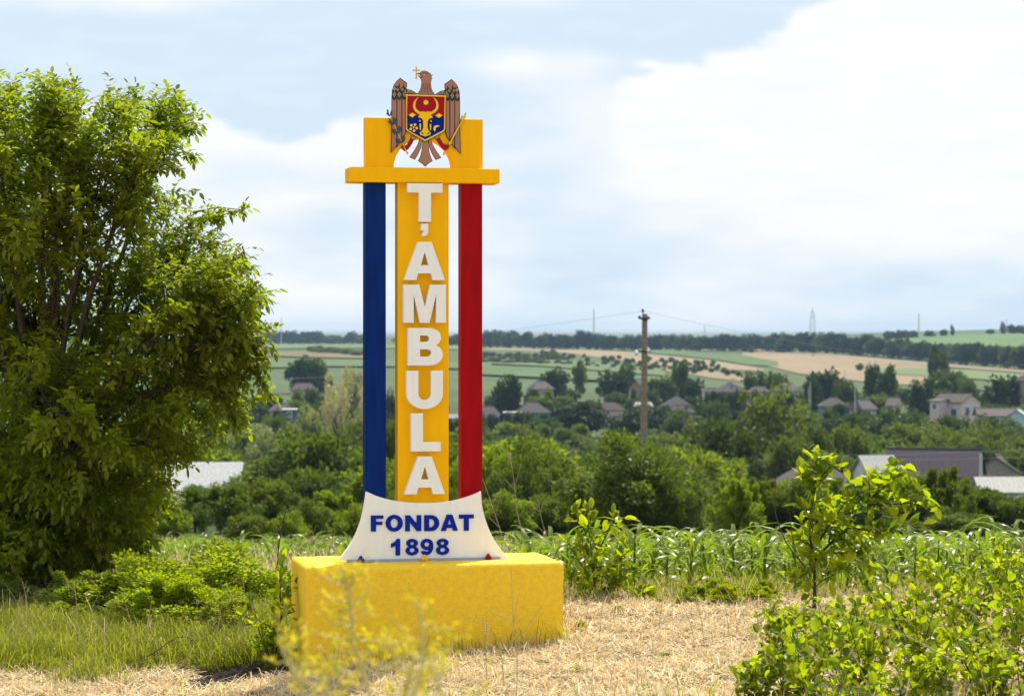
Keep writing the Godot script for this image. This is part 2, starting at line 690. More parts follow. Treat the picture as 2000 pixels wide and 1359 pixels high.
# a field lying on the hillside between two lines of picture points, draped over the land
func field(label: String, top: Array, low: Array, col: Color, name_of := "field", lift := 0.2) -> void:
	lift += 0.06 * fields
	fields += 1
	var b := Build.new()
	var x0: float = maxf(top[0][0], low[0][0])
	var x1: float = minf(top[top.size() - 1][0], low[low.size() - 1][0])
	var n := maxi(4, int((x1 - x0) / 7.0))
	var rows := 10
	for k in n + 1:
		var px := lerpf(x0, x1, float(k) / n)
		var a := line_at(top, px)
		var z := line_at(low, px)
		if z - a < 0.4:
			z = a + 0.4
		var pa := hit(px, a)
		var pz := hit(px, z)
		for r in rows + 1:
			var p := pa.lerp(pz, float(r) / rows)
			p.y = ground(p.x, p.z) + lift
			b.v.append(p); b.n.append(Vector3.UP)
			b.c.append(col * (1.0 + 0.14 * bump.get_noise_2d(p.x * 1.2, p.z * 0.4)))
	for k in n:
		for r in rows:
			var i0 := k * (rows + 1) + r
			b.ix.append_array(PackedInt32Array([i0, i0 + rows + 1, i0 + 1, i0 + 1, i0 + rows + 1, i0 + rows + 2]))
	var m := paint("field crop", Color.WHITE, 0.95, 0.2)
	m.vertex_color_use_as_albedo = true
	var o := put(b.mesh(), name_of, m, self)
	tag(o, label, "field", "", "structure")


func line_at(pts: Array, px: float) -> float:
	for k in pts.size() - 1:
		if px <= pts[k + 1][0]:
			return lerpf(pts[k][1], pts[k + 1][1], clampf((px - pts[k][0]) / maxf(pts[k + 1][0] - pts[k][0], 0.001), 0, 1))
	return pts[pts.size() - 1][1]


# ------------------------------------------------------------------ the monument
const STELE_AT := Vector3(-0.661, 0.0, -19.0)
const STELE_TURN := 0.2077


func on(px: float, py: float, zf: float) -> Vector2:      # where the sight line of a picture point meets the monument's front, zf metres before its plate
	var r := Vector3(cos(STELE_TURN), 0, -sin(STELE_TURN))
	var nn := Vector3(sin(STELE_TURN), 0, cos(STELE_TURN))
	var eye := Vector3(0, EYE, 0)
	var w := Vector3((px - 1000.0) / FOCAL, -(py - HORIZON) / FOCAL, -1.0)
	var p := eye + w * (nn.dot(STELE_AT + nn * zf - eye) / nn.dot(w))
	return Vector2((p - STELE_AT).dot(r), p.y)


func on_all(flat: PackedVector2Array, zf: float) -> PackedVector2Array:
	var out := PackedVector2Array()
	for q in flat:
		out.append(on(q.x, q.y, zf))
	return out


func glyph(ch: String) -> Array:      # outline and holes, one unit high
	match ch:
		"T":
			return [pv([0, 1, .92, 1, .92, .76, .617, .76, .617, 0, .303, 0, .303, .76, 0, .76]), []]
		",":
			return [pv([0, 1, .53, 1, .53, .46, .50, .26, .40, .10, .15, 0, .03, .2, .17, .34, .2, .46, 0, .46]), []]
		"A":
			return [pv([0, 0, .37, 1, .724, 1, 1.077, 0, .757, 0, .717, .175, .367, .175, .327, 0]), [pv([.545, .73, .65, .394, .444, .394])]]
		"M":
			return [pv([0, 0, 0, 1, .414, 1, .565, .42, .707, 1, 1.121, 1, 1.121, 0, .862, 0, .862, .725, .687, 0, .438, 0, .269, .725, .269, 0]), []]
		"B":
			var o := pv([0, 0, 0, 1])
			o.append_array(ell(.56, .745, .315, .255, 90, -55, 12))
			o.append_array(ell(.56, .29, .365, .29, 48, -90, 12))
			var h0 := pv([.317, .795, .317, .63])
			h0.append_array(ell(.475, .7125, .085, .0825, -90, 90, 8))
			var h1 := pv([.317, .43, .317, .238])
			h1.append_array(ell(.51, .334, .105, .096, -90, 90, 8))
			return [o, [h0, h1]]
		"U":
			var o := pv([0, 1])
			o.append_array(ell(.47, .40, .47, .40, 180, 360, 22))
			o.append_array(pv([.94, 1, .635, 1]))
			o.append_array(ell(.47, .40, .165, .165, 0, -180, 12))
			o.append_array(pv([.305, 1]))
			return [o, []]
		"L":
			return [pv([0, 0, 0, 1, .312, 1, .312, .245, .787, .245, .787, 0]), []]
		"F":
			return [pv([0, 0, 0, 1, .777, 1, .777, .79, .32, .79, .32, .61, .71, .61, .71, .41, .32, .41, .32, 0]), []]
		"O":
			return [ell(.51, .5, .512, .515, 0, 360, 36), [ell(.51, .5, .215, .285, 0, 360, 26)]]
		"N":
			return [pv([0, 0, 0, 1, .29, 1, .695, .47, .695, 1, .976, 1, .976, 0, .70, 0, .285, .55, .285, 0]), []]
		"D":
			var o := pv([0, 0, 0, 1])
			o.append_array(ell(.44, .5, .49, .5, 90, -90, 20))
			var h := pv([.31, .24, .31, .76])
			h.append_array(ell(.40, .5, .225, .26, 90, -90, 14))
			return [o, [h]]
		"1":
			return [pv([.28, 0, .28, .60, .16, .53, 0, .47, 0, .71, .18, .79, .29, .88, .36, 1, .56, 1, .56, 0]), []]
		"8":
			return [biggest(Geometry2D.merge_polygons(ell(.4, .75, .37, .265), ell(.4, .28, .41, .295))), [ell(.4, .722, .115, .10, 0, 360, 18), ell(.4, .305, .155, .13, 0, 360, 18)]]
		"9":
			var tail := pv([.77, .66, .77, .42, .70, .20, .55, .05, .36, -.015, .20, .005, .07, .10, .02, .23, .27, .262, .33, .205, .40, .20, .46, .25, .49, .36, .5, .6])
			return [biggest(Geometry2D.merge_polygons(ell(.385, .66, .385, .352), tail)), [ell(.38, .66, .145, .145, 0, 360, 18)]]
	return []


func biggest(list: Array) -> PackedVector2Array:
	var best: PackedVector2Array = list[0]
	for p in list:
		if absf(area2(p)) > absf(area2(best)):
			best = p
	return best


func letter(parent: Node, ch: String, x0: float, x1: float, y_top: float, y_low: float, zf: float, thick: float, mat: Material, called := "letter") -> void:
	var g := glyph(ch)
	var lo := Vector2(1e9, 1e9)
	var hi := -lo
	for q in g[0]:
		lo = lo.min(q); hi = hi.max(q)
	var a := on(x0, y_low, zf + thick)
	var c := on(x1, y_top, zf + thick)
	var fit := func(poly: PackedVector2Array) -> PackedVector2Array:
		var out := PackedVector2Array()
		for q in poly:
			out.append(Vector2(lerpf(a.x, c.x, (q.x - lo.x) / (hi.x - lo.x)), lerpf(a.y, c.y, (q.y - lo.y) / (hi.y - lo.y))))
		return out
	var holes: Array = []
	for h in g[1]:
		holes.append(fit.call(h))
	var b := Build.new()
	extrude(b, fit.call(g[0]), holes, zf, zf + thick, 0.003)
	put(b.mesh(), called, mat, parent)


func em(flat: Array, zf: float, smooth := false) -> PackedVector2Array:     # emblem outlines: tracing units, 5.435 to a picture point
	var q := curve2(flat, true, 4) if smooth else pv(flat)
	var out := PackedVector2Array()
	for p in q:
		out.append(on(730.0 + p.x / 5.435, 110.0 + p.y / 5.435, zf))
	return out


func plate(parent: Node, called: String, outline: PackedVector2Array, z0: float, z1: float, mat: Material, bevel := 0.0008) -> MeshInstance3D:
	var b := Build.new()
	extrude(b, outline, [], z0, z1, bevel)
	return put(b.mesh(), called, mat, parent)


func stroke(b: Build, flat: Array, w: float, z0: float, z1: float) -> void:   # a raised line
	var pts := em(flat, z1)
	for k in pts.size() - 1:
		var d := (pts[k + 1] - pts[k])
		var l := d.length()
		var mid := (pts[k] + pts[k + 1]) * 0.5
		b.box(Vector3(mid.x, mid.y, (z0 + z1) * 0.5), Vector3(l + w * 0.5, w, z1 - z0), 0.0, Basis(Vector3(0, 0, 1), d.angle()))


func make_monument() -> void:
	var t := thing("village_monument", "tall yellow, blue and red village welcome monument with eagle crest on a yellow pedestal", "monument", STELE_AT, STELE_TURN)
	var yellow := worn(paint("yellow enamel", lin(0.98, 0.50, 0.001), 0.55, 0.2), noise_tex(0.02, 0.965, 1.0, 31, 256), 0.8)
	var blue := worn(paint("blue enamel", lin(0.001, 0.024, 0.185), 0.5, 0.2), noise_tex(0.02, 0.8, 1.0, 32, 256), 0.8)
	var red := worn(paint("red enamel", lin(0.42, 0.001, 0.005), 0.5, 0.2), noise_tex(0.02, 0.82, 1.0, 33, 256), 0.8)
	var white := worn(paint("off white enamel", lin(0.87, 0.87, 0.86), 0.55, 0.25), noise_tex(0.02, 0.97, 1.0, 34, 256), 0.7)
	for q in [yellow, blue, red, white]:      # rain streaks run down the paint
		q.uv1_scale = Vector3(2.6, 0.45, 2.6)
	var stucco := worn(paint("yellow stucco", lin(0.99, 0.635, 0.03), 0.62, 0.32), noise_tex(0.03, 0.92, 1.0, 35, 512, 6), 1.0, noise_tex(0.12, 0.0, 1.0, 36, 512, 4), 0.45)
	var navy := paint("navy letters", lin(0.001, 0.020, 0.32), 0.5, 0.2)

	# pedestal: a stuccoed block with softly uneven edges
	var top := 0.742
	var b := Build.new()
	rough_block(b, Vector3(0.037, top * 0.5 - 0.15, -0.10), Vector3(1.915, top + 0.30, 0.90))
	put(b.mesh(), "pedestal", stucco, t)

	# three posts behind the plate
	var cols := [["post", 713.5, 753.5, blue, -0.02, 0.13], ["post", 776.5, 876.5, yellow, -0.02, 0.13], ["post", 901.0, 942.0, red, -0.02, 0.13]]
	for q in cols:
		var a := on(q[1], 1094, q[4])
		var c := on(q[2], 350, q[4])
		b = Build.new()
		b.box(Vector3((a.x + c.x) * 0.5, (top - 0.01 + c.y) * 0.5, float(q[4]) - float(q[5]) * 0.5), Vector3(c.x - a.x, c.y - top + 0.01, q[5]), 0.004)
		var o := put(b.mesh(), "post", q[3], t)
		o.set_meta("label", {713.5: "blue post", 776.5: "broad yellow post carrying the place name", 901.0: "red post"}[q[1]])

	# crossbeam
	var ba := on(682.5, 355, 0.03)
	var bb := on(976.0, 329.5, 0.03)
	b = Build.new()
	b.box(Vector3((ba.x + bb.x) * 0.5, (ba.y + bb.y) * 0.5, 0.03 - 0.12), Vector3(bb.x - ba.x, bb.y - ba.y, 0.24), 0.006)
	put(b.mesh(), "crossbeam", yellow, t)

	# headboard with an arched opening
	var z_hb := -0.02
	var hl := on(714, 229, z_hb)
	var hr := on(943, 231, z_hb)
	var outline := PackedVector2Array([Vector2(hl.x, bb.y - 0.004), Vector2(hl.x, hl.y), Vector2(hr.x, hl.y), Vector2(hr.x, bb.y - 0.004)])
	var al := on(769, 328, z_hb)
	var ar := on(884, 328, z_hb)
	var r := (ar.x - al.x) * 0.5
	var arch := ell((al.x + ar.x) * 0.5, bb.y, r, r * 0.98, 0, 180, 28)
	outline.append(Vector2(arch[0].x, bb.y - 0.004))
	outline.append_array(arch)
	outline.append(Vector2(arch[arch.size() - 1].x, bb.y - 0.004))
	b = Build.new()
	extrude(b, outline, [], z_hb - 0.11, z_hb, 0.004)
	put(b.mesh(), "headboard", yellow, t)

	# flared white plate with the founding year
	var edge := curve2([939.5, 960, 942, 990, 950, 1020, 962, 1048, 979, 1074, 998, 1095])
	edge.append_array(curve2([660, 1095, 679, 1071, 694, 1045, 705, 1016, 711, 988, 715.5, 960]))
	var scoop := curve2([715.5, 960, 742, 971, 776, 979, 826, 982.5, 876, 979.5, 912, 971, 939.5, 960])
	for k in range(1, scoop.size() - 1):
		edge.append(scoop[k])
	b = Build.new()
	extrude(b, on_all(edge, 0.03), [], -0.015, 0.03, 0.003)
	var wp := put(b.mesh(), "founding_plate", white, t)
	for q in [["F", 724.2, 748.7, 1006.6, 1038.2], ["O", 753, 786.7, 1005.2, 1038.6], ["N", 791.4, 822.8, 1006, 1037.8], ["D", 828.5, 858, 1005.8, 1037.5], ["A", 861, 894.6, 1004.8, 1037], ["T", 896.5, 925.6, 1004.8, 1036.7],
			["1", 763.5, 781.5, 1052.4, 1085], ["8", 792, 817.7, 1052.2, 1085], ["9", 821.4, 846.2, 1052.0, 1084.6], ["8", 851.5, 877.5, 1051.8, 1084.2]]:
		letter(wp, q[0], q[1], q[2], q[3], q[4], 0.031, 0.012, navy)
	# footing strip and three painted fixing knobs
	b = Build.new()
	var fa := on(676, 1094, 0.04)
	var fb := on(976, 1094, 0.04)
	b.box(Vector3((fa.x + fb.x) * 0.5, top + 0.008, 0.043), Vector3(fb.x - fa.x, 0.022, 0.022), 0.003)
	put(b.mesh(), "footing_strip", paint("dull steel", lin(0.28, 0.32, 0.40), 0.5), t)
	for q in [[704, blue], [829, yellow], [953, red]]:
		var p := on(q[0], 1093, 0.06)
		b = Build.new()
		b.ball(Vector3(p.x - 0.011, top + 0.016, 0.07), Vector3(0.015, 0.016, 0.016))
		b.ball(Vector3(p.x + 0.012, top + 0.016, 0.07), Vector3(0.015, 0.016, 0.016))
		b.ball(Vector3(p.x, top + 0.034, 0.066), Vector3(0.014, 0.016, 0.014))
		put(b.mesh(), "fixing_knob", q[1], t)

	# raised letters of the name, down the yellow post
	for q in [["T", 796, 864.5, 358.5, 433], [",", 823, 836.5, 436.5, 462], ["A", 789, 869, 472.5, 547], ["M", 788, 871, 556, 630.5], ["B", 797, 865, 640.3, 714], ["U", 794, 865, 723.8, 799.2], ["L", 803, 861, 807, 882], ["A", 789.5, 869, 891, 966]]:
		letter(t, q[0], q[1], q[2], q[3], q[4], -0.018, 0.065, white)
	make_crest(t)


func rough_block(b: Build, center: Vector3, size: Vector3) -> void:      # a block whose faces wander by a few millimetres and whose edges are rounded
	var n := [64, 28, 30]
	for axis in 3:
		var u := (axis + 1) % 3
		var w := (axis + 2) % 3
		for s in [-1.0, 1.0]:
			var first := b.v.size()
			for i in int(n[u]) + 1:
				for j in int(n[w]) + 1:
					var q := Vector3.ZERO
					q[axis] = s
					q[u] = -1.0 + 2.0 * i / float(n[u])
					q[w] = -1.0 + 2.0 * j / float(n[w])
					var p := q * size * 0.5
					var inner := p.clamp(-size * 0.5 + Vector3.ONE * 0.018, size * 0.5 - Vector3.ONE * 0.018)
					var dirn := (p - inner).normalized()
					var wob := bump.get_noise_3dv((p + center) * 160.0) * 0.006 + bump.get_noise_3dv((p + center) * 900.0) * 0.003
					b.v.append(center + inner + dirn * (0.018 + wob))
					b.n.append(dirn)
					b.c.append(Color.WHITE)
			for i in int(n[u]):
				for j in int(n[w]):
					var i0 := first + i * (int(n[w]) + 1) + j
					var i1 := i0 + int(n[w]) + 1
					if s > 0:
						b.ix.append_array(PackedInt32Array([i0, i0 + 1, i1, i1, i0 + 1, i1 + 1]))
					else:
						b.ix.append_array(PackedInt32Array([i0, i1, i0 + 1, i1, i1 + 1, i0 + 1]))


func make_crest(t: Node3D) -> void:
	var ink := paint("crest outline", lin(0.008, 0.014, 0.016), 0.5)
	var brown := paint("crest brown", lin(0.36, 0.165, 0.105), 0.5)
	var tan_ := paint("crest tan", lin(0.42, 0.24, 0.13), 0.5)
	var gold := paint("crest gold", lin(0.95, 0.62, 0.003), 0.5, 0.2)
	var gold2 := paint("crest deep gold", lin(0.92, 0.54, 0.006), 0.5, 0.2)
	var red := paint("crest red", lin(0.36, 0.006, 0.022), 0.5, 0.2)
	var blue := paint("crest blue", lin(0.002, 0.016, 0.24), 0.5, 0.2)
	var teal := paint("crest teal", lin(0.012, 0.07, 0.15), 0.45)
	var z := -0.016        # the crest stands on the headboard's face
	var c := Node3D.new()
	c.name = "eagle_crest"
	t.add_child(c, true)
	c.set_meta("label", "flat cut-out eagle crest with a shield, olive twig, sceptre and cross")
	var pair := func(called: String, outline: Array, grow: float, z0: float, mat: Material, smooth := false) -> MeshInstance3D:
		var o := em(outline, z0 + 0.01, smooth)
		var backs := Geometry2D.offset_polygon(wound(o, true), grow, Geometry2D.JOIN_MITER)
		plate(c, called + "_backing", biggest(backs), z0, z0 + 0.007, ink)
		return plate(c, called, o, z0 + 0.0071, z0 + 0.010, mat)
	var edge := 0.0034
	# wings: the whole outline in ink, three long feathers and the layered shoulder on it
	for side in 2:
		var f := func(flat: Array) -> Array:      # the right wing mirrors the left about the crest's middle
			if side == 0:
				return flat
			var out: Array = []
			for k in range(0, flat.size(), 2):
				out.append(1104.0 - float(flat[k]))
				out.append(float(flat[k + 1]) + 13.0)
			return out
		var wing := plate(c, "wing", em(f.call([280, 229, 354, 283, 349, 345, 400, 358, 458, 393, 458, 418, 345, 420, 345, 800, 330, 845, 300, 890, 255, 952, 240, 972, 237, 958, 180, 1028, 186, 800, 188, 440, 194, 360, 214, 300, 245, 257]), z + 0.007), z, z + 0.007, ink)
		for q in [[[194, 452, 219, 470, 240, 450, 240, 943, 188, 1012, 193, 800]], [[250, 450, 272, 470, 292, 450, 292, 893, 250, 944]], [[303, 450, 320, 468, 335, 452, 336, 790, 322, 842, 303, 872]]]:
			plate(wing, "feather", em(f.call(q[0]), z + 0.010), z + 0.0071, z + 0.010, brown)
		plate(wing, "wing_cap", em(f.call([280, 240, 344, 288, 340, 345, 316, 300, 312, 318, 276, 348, 276, 285, 255, 322, 213, 318, 226, 290, 252, 258]), z + 0.010), z + 0.0071, z + 0.010, brown)
		for q in [[[222, 325, 240, 345, 222, 368, 203, 352, 207, 330]], [[252, 330, 268, 355, 250, 372, 238, 352]], [[302, 330, 318, 352, 302, 372, 286, 354]], [[334, 352, 345, 380, 336, 398, 324, 362]],
				[[218, 372, 236, 402, 218, 440, 198, 408]], [[270, 372, 289, 404, 271, 442, 252, 406]], [[322, 372, 334, 402, 330, 436, 306, 408]]]:
			plate(wing, "covert_feather", em(f.call(q[0]), z + 0.010), z + 0.0071, z + 0.010, tan_)
		for q in [[[353, 352, 392, 366, 376, 396]], [[398, 368, 426, 382, 384, 396]], [[430, 385, 450, 397, 404, 397]], [[350, 366, 366, 397, 348, 396]]]:
			plate(wing, "covert_feather", em(f.call(q[0]), z + 0.010), z + 0.0071, z + 0.010, tan_)
		var b := Build.new()
		for q in [[[218, 385, 218, 425]], [[270, 385, 270, 428]], [[322, 388, 322, 424]], [[252, 340, 252, 362]], [[302, 340, 302, 362]]]:
			stroke(b, f.call(q[0]), 0.0022, z + 0.010, z + 0.0112)
		put(b.mesh(), "feather_quill", ink, wing).set_meta("kind", "stuff")
	# neck and head
	var head: MeshInstance3D = pair.call("head", [466, 396, 466, 412, 642, 412, 642, 396, 622, 370, 610, 335, 604, 285, 612, 240, 611, 200, 600, 184, 572, 164, 540, 154, 508, 161, 496, 176, 498, 200, 504, 216, 500, 235, 509, 255, 511, 285, 503, 335, 488, 370], edge * 0.8, z, brown, false)
	var b := Build.new()
	for q in [[[528, 290, 522, 340, 500, 385]], [[548, 290, 544, 345, 530, 385]], [[568, 290, 568, 345, 570, 385]], [[588, 290, 594, 345, 606, 385]], [[508, 183, 525, 178, 550, 178, 576, 192]], [[494, 185, 510, 205, 516, 216]], [[616, 190, 622, 196]], [[612, 212, 624, 208]], [[610, 234, 624, 238]]]:
		stroke(b, q[0], 0.0034, z + 0.010, z + 0.0115)
	put(b.mesh(), "neck_lines", ink, head).set_meta("kind", "stuff")
	plate(head, "eye", em([524, 194, 536, 190, 546, 196, 534, 206], z + 0.0115), z + 0.010, z + 0.0115, gold2)
	var beak: MeshInstance3D = pair.call("upper_beak", [456, 188, 470, 180, 492, 178, 508, 200, 490, 192, 470, 190], edge * 0.5, z + 0.002, red)
	beak.set_meta("label", "red upper beak")
	pair.call("lower_beak", [468, 206, 484, 210, 504, 224, 496, 230, 484, 218], edge * 0.5, z + 0.002, red)
	pair.call("cross", [448, 112, 460, 112, 457, 142, 478, 142, 490, 140, 490, 156, 478, 153, 457, 153, 458, 228, 463, 236, 453, 243, 444, 236, 449, 228, 449, 153, 430, 153, 418, 156, 418, 140, 430, 142, 451, 142], edge * 0.35, z, gold2)
	# tail and legs
	pair.call("tail_feather", [488, 880, 470, 935, 435, 1000, 384, 1069, 436, 1092, 470, 1035, 502, 965, 512, 880], edge, z, brown)
	pair.call("tail_feather", [602, 880, 622, 935, 658, 1000, 712, 1074, 662, 1096, 626, 1040, 594, 965, 584, 880], edge, z, brown)
	pair.call("tail_feather", [522, 880, 520, 940, 512, 1010, 498, 1062, 476, 1110, 512, 1132, 547, 1166, 584, 1132, 621, 1110, 600, 1062, 586, 1010, 578, 940, 576, 880], edge, z + 0.0005, brown)
	for side in 2:
		var f := func(flat: Array) -> Array:
			if side == 0:
				return flat
			var out: Array = []
			for k in range(0, flat.size(), 2):
				out.append(1092.0 - float(flat[k])); out.append(float(flat[k + 1]) - 8.0)
			return out
		pair.call("thigh", f.call([404, 846, 446, 862, 434, 884, 414, 882, 396, 866]), edge * 0.7, z, tan_)
		pair.call("leg", f.call([394, 872, 424, 890, 398, 940, 364, 985, 330, 1006, 296, 978, 292, 958, 306, 948, 340, 946, 356, 936]), edge * 0.6, z + 0.0008, red)
	# shield
	var sh := plate(c, "shield", em([328, 400, 778, 413, 767, 436, 763, 775, 752, 800, 735, 812, 547, 908, 362, 806, 345, 793, 336, 770, 338, 434], z + 0.016), z + 0.0101, z + 0.016, ink)
	plate(sh, "shield_rim", em([334, 405, 772, 417, 762, 434, 758, 772, 748, 795, 732, 806, 547, 902, 366, 800, 350, 788, 342, 768, 344, 432], z + 0.018), z + 0.0161, z + 0.018, gold, 0.0004)
	plate(sh, "red_field", em([356, 419, 752, 430, 748, 632, 352, 622], z + 0.0195), z + 0.0181, z + 0.0195, red, 0.0003)
	plate(sh, "blue_field", em([352, 623.5, 748, 633.5, 746, 768, 736, 786, 546, 884, 370, 788, 354, 770], z + 0.0195), z + 0.0181, z + 0.0195, blue, 0.0003)
	var charge := func(called: String, outline: Array, mat: Material, smooth := false, grow := 0.0028) -> void:
		var o := em(outline, z + 0.022, smooth)
		plate(sh, called + "_backing", biggest(Geometry2D.offset_polygon(wound(o, true), grow, Geometry2D.JOIN_ROUND)), z + 0.0196, z + 0.0208, ink, 0.0002)
		plate(sh, called, o, z + 0.0209, z + 0.0222, mat, 0.0003)
	charge.call("bull_head", [478, 432, 452, 450, 424, 482, 415, 520, 420, 556, 442, 592, 490, 622, 470, 645, 510, 660, 524, 684, 526, 760, 512, 790, 488, 812, 492, 834, 522, 842, 546, 852, 572, 842, 600, 834, 604, 812, 582, 790, 570, 760, 572, 690, 586, 664, 628, 650, 606, 622, 656, 594, 682, 560, 688, 522, 680, 484, 656, 452, 630, 436, 652, 470, 664, 506, 662, 536, 648, 564, 618, 584, 594, 590, 572, 584, 548, 592, 522, 584, 500, 590, 474, 580, 450, 556, 440, 524, 446, 486, 460, 456], gold2)
	for q in [[502, 812, 520, 808, 526, 822, 514, 830], [566, 822, 574, 808, 592, 812, 578, 830]]:
		plate(sh, "nostril", em(q, z + 0.0235), z + 0.0223, z + 0.0235, ink, 0.0002)
	var star: Array = []
	for k in 16:
		var rr := 34.0 if k % 2 == 0 else 19.0
		star.append(553.0 + rr * sin(TAU * k / 16.0)); star.append(490.0 - rr * cos(TAU * k / 16.0))
	charge.call("star", star, gold)
	charge.call("lozenge", [408, 598, 446, 622, 408, 650, 370, 624], gold)
	charge.call("lozenge", [692, 604, 730, 628, 692, 654, 652, 630], gold)
	for k in 5:
		var a := TAU * k / 5.0 + 0.15
		var disc: Array = []
		for s in 12:
			disc.append(422.0 + 34.0 * sin(a) + 14.0 * cos(TAU * s / 12.0)); disc.append(757.0 + 34.0 * cos(a) + 14.0 * sin(TAU * s / 12.0))
		charge.call("rose_petal", disc, gold, false, 0.0018)
	for q in [[422.0, 756.0, 11.0], [489.0, 686.0, 8.0], [606.0, 689.0, 8.0]]:
		var disc: Array = []
		for s in 12:
			disc.append(q[0] + q[2] * cos(TAU * s / 12.0)); disc.append(q[1] + q[2] * sin(TAU * s / 12.0))
		charge.call("disc", disc, gold, false, 0.0018)
	charge.call("bar", [484, 716, 501, 716, 500, 780, 490, 786], gold)
	charge.call("bar", [594, 720, 610, 720, 606, 784, 597, 788], gold)
	charge.call("crescent", [650, 800, 634, 782, 632, 758, 644, 738, 668, 732, 690, 736, 700, 746, 676, 748, 658, 762, 654, 782], gold)
	# olive twig on the left, sceptre on the right
	b = Build.new()
	stroke(b, [172, 640, 240, 780, 312, 940, 345, 1010], 0.005, z + 0.0112, z + 0.0142)
	put(b.mesh(), "twig_stem", gold2, c)
	for q in [[[150, 564, 142, 570, 146, 600, 166, 632]], [[134, 604, 150, 606, 168, 634, 150, 626]], [[186, 578, 190, 600, 184, 626, 170, 632]],
			[[150, 690, 176, 690, 208, 722, 182, 720]], [[160, 664, 184, 676, 206, 716, 180, 700]], [[214, 650, 226, 672, 222, 706, 208, 720, 204, 680]], [[238, 660, 242, 690, 226, 716, 212, 722, 226, 690]],
			[[196, 776, 224, 776, 250, 808, 220, 806]], [[200, 800, 236, 806, 250, 816, 226, 822]], [[270, 738, 280, 758, 270, 796, 256, 808, 256, 772]], [[292, 756, 290, 790, 270, 812, 258, 814, 274, 784]],
			[[238, 874, 268, 880, 294, 912, 262, 904]], [[240, 898, 276, 906, 290, 918, 264, 920]], [[318, 842, 328, 862, 318, 896, 300, 912, 300, 872]], [[334, 856, 332, 890, 314, 910, 302, 916, 320, 884]]]:
		pair.call("olive_leaf", q[0], edge * 0.55, z + 0.0145, teal)
	pair.call("twig_tip", [342, 1012, 358, 1010, 368, 1028, 356, 1040], edge * 0.4, z + 0.0145, gold2)
	pair.call("sceptre", [974, 600, 986, 606, 972, 632, 982, 640, 964, 660, 944, 692, 890, 784, 880, 802, 824, 908, 828, 926, 812, 940, 798, 936, 794, 916, 808, 900, 816, 898, 868, 796, 880, 772, 936, 682, 930, 660, 936, 628, 956, 634], edge * 0.4, z + 0.0145, gold2)
	pair.call("sceptre_knob", [748, 1014, 764, 1020, 754, 1044, 738, 1046, 738, 1030], edge * 0.4, z + 0.0145, gold2)


# ------------------------------------------------------------------ plants
func tone(base := 1.0, spread := 0.25) -> Color:
	var t := base * (1.0 + rf(-spread, spread))
	var w := rf(-0.10, 0.14)
	return Color(t * (1.0 + w), t, t * (1.0 - w * 0.8))


func clumps_on(n: int, c: Vector3, r: Vector3, size: float, inner := 0.3) -> Array:     # leaf clumps on the skin of a lumpy ellipsoid, some inside it
	var out: Array = []
	var lump := FastNoiseLite.new()
	lump.seed = rng.randi() % 10000
	lump.frequency = 0.9
	for k in n:
		var d := rdir()
		var f := 1.0 + 0.8 * lump.get_noise_3dv(d * 1.6)
		if rng.randf() < inner:
			f *= rf(0.25, 0.8)
		var p := c + d * r * f
		out.append([p, size * rf(0.6, 1.35), rf(0.72, 1.22)])
	return out


func crown_mesh(clumps: Array, per: int, ln: float, wd: float, floor_y := 0.0, c := Vector3(0, 0.55, 0), whorl := 0.0) -> ArrayMesh:
	var b := Build.new()
	for q in clumps:
		var o: Vector3 = q[0]
		var out := (o - c).normalized()
		for k in per:
			var d := rdir()
			var p := o + d * float(q[1]) * pow(rng.randf(), 0.45)
			if p.y < floor_y:
				continue
			var dir := (d * 0.8 + out * 0.5 + rdir() * 0.7 + Vector3(0, -0.15 + whorl, 0)).normalized()
			var side := dir.cross(rdir()).normalized()
			var s := rf(0.7, 1.25)
			b.diamond(p, dir, side, ln * s, wd * s, tone(q[2], 0.2))
	return b.mesh()


func limb_mesh(h: float, r: float, spread: float, n: int, base_r: float) -> ArrayMesh:
	var b := Build.new()
	var top := Vector3(rf(-0.03, 0.03), h, rf(-0.03, 0.03))
	b.tube([Vector3(0, -0.05, 0), Vector3(0.01, h * 0.5, 0), top], [base_r, base_r * 0.8, base_r * 0.6], 7)
	for k in n:
		var a := TAU * k / n + rf(-0.4, 0.4)
		var e := Vector3(cos(a) * spread, h + r * rf(0.5, 1.2), sin(a) * spread)
		var s := top * rf(0.6, 1.0)
		b.tube([s, s.lerp(e, 0.5) + Vector3(0, rf(-0.02, 0.06), 0), e], [base_r * 0.5, base_r * 0.32, base_r * 0.1], 5)
	return b.mesh()


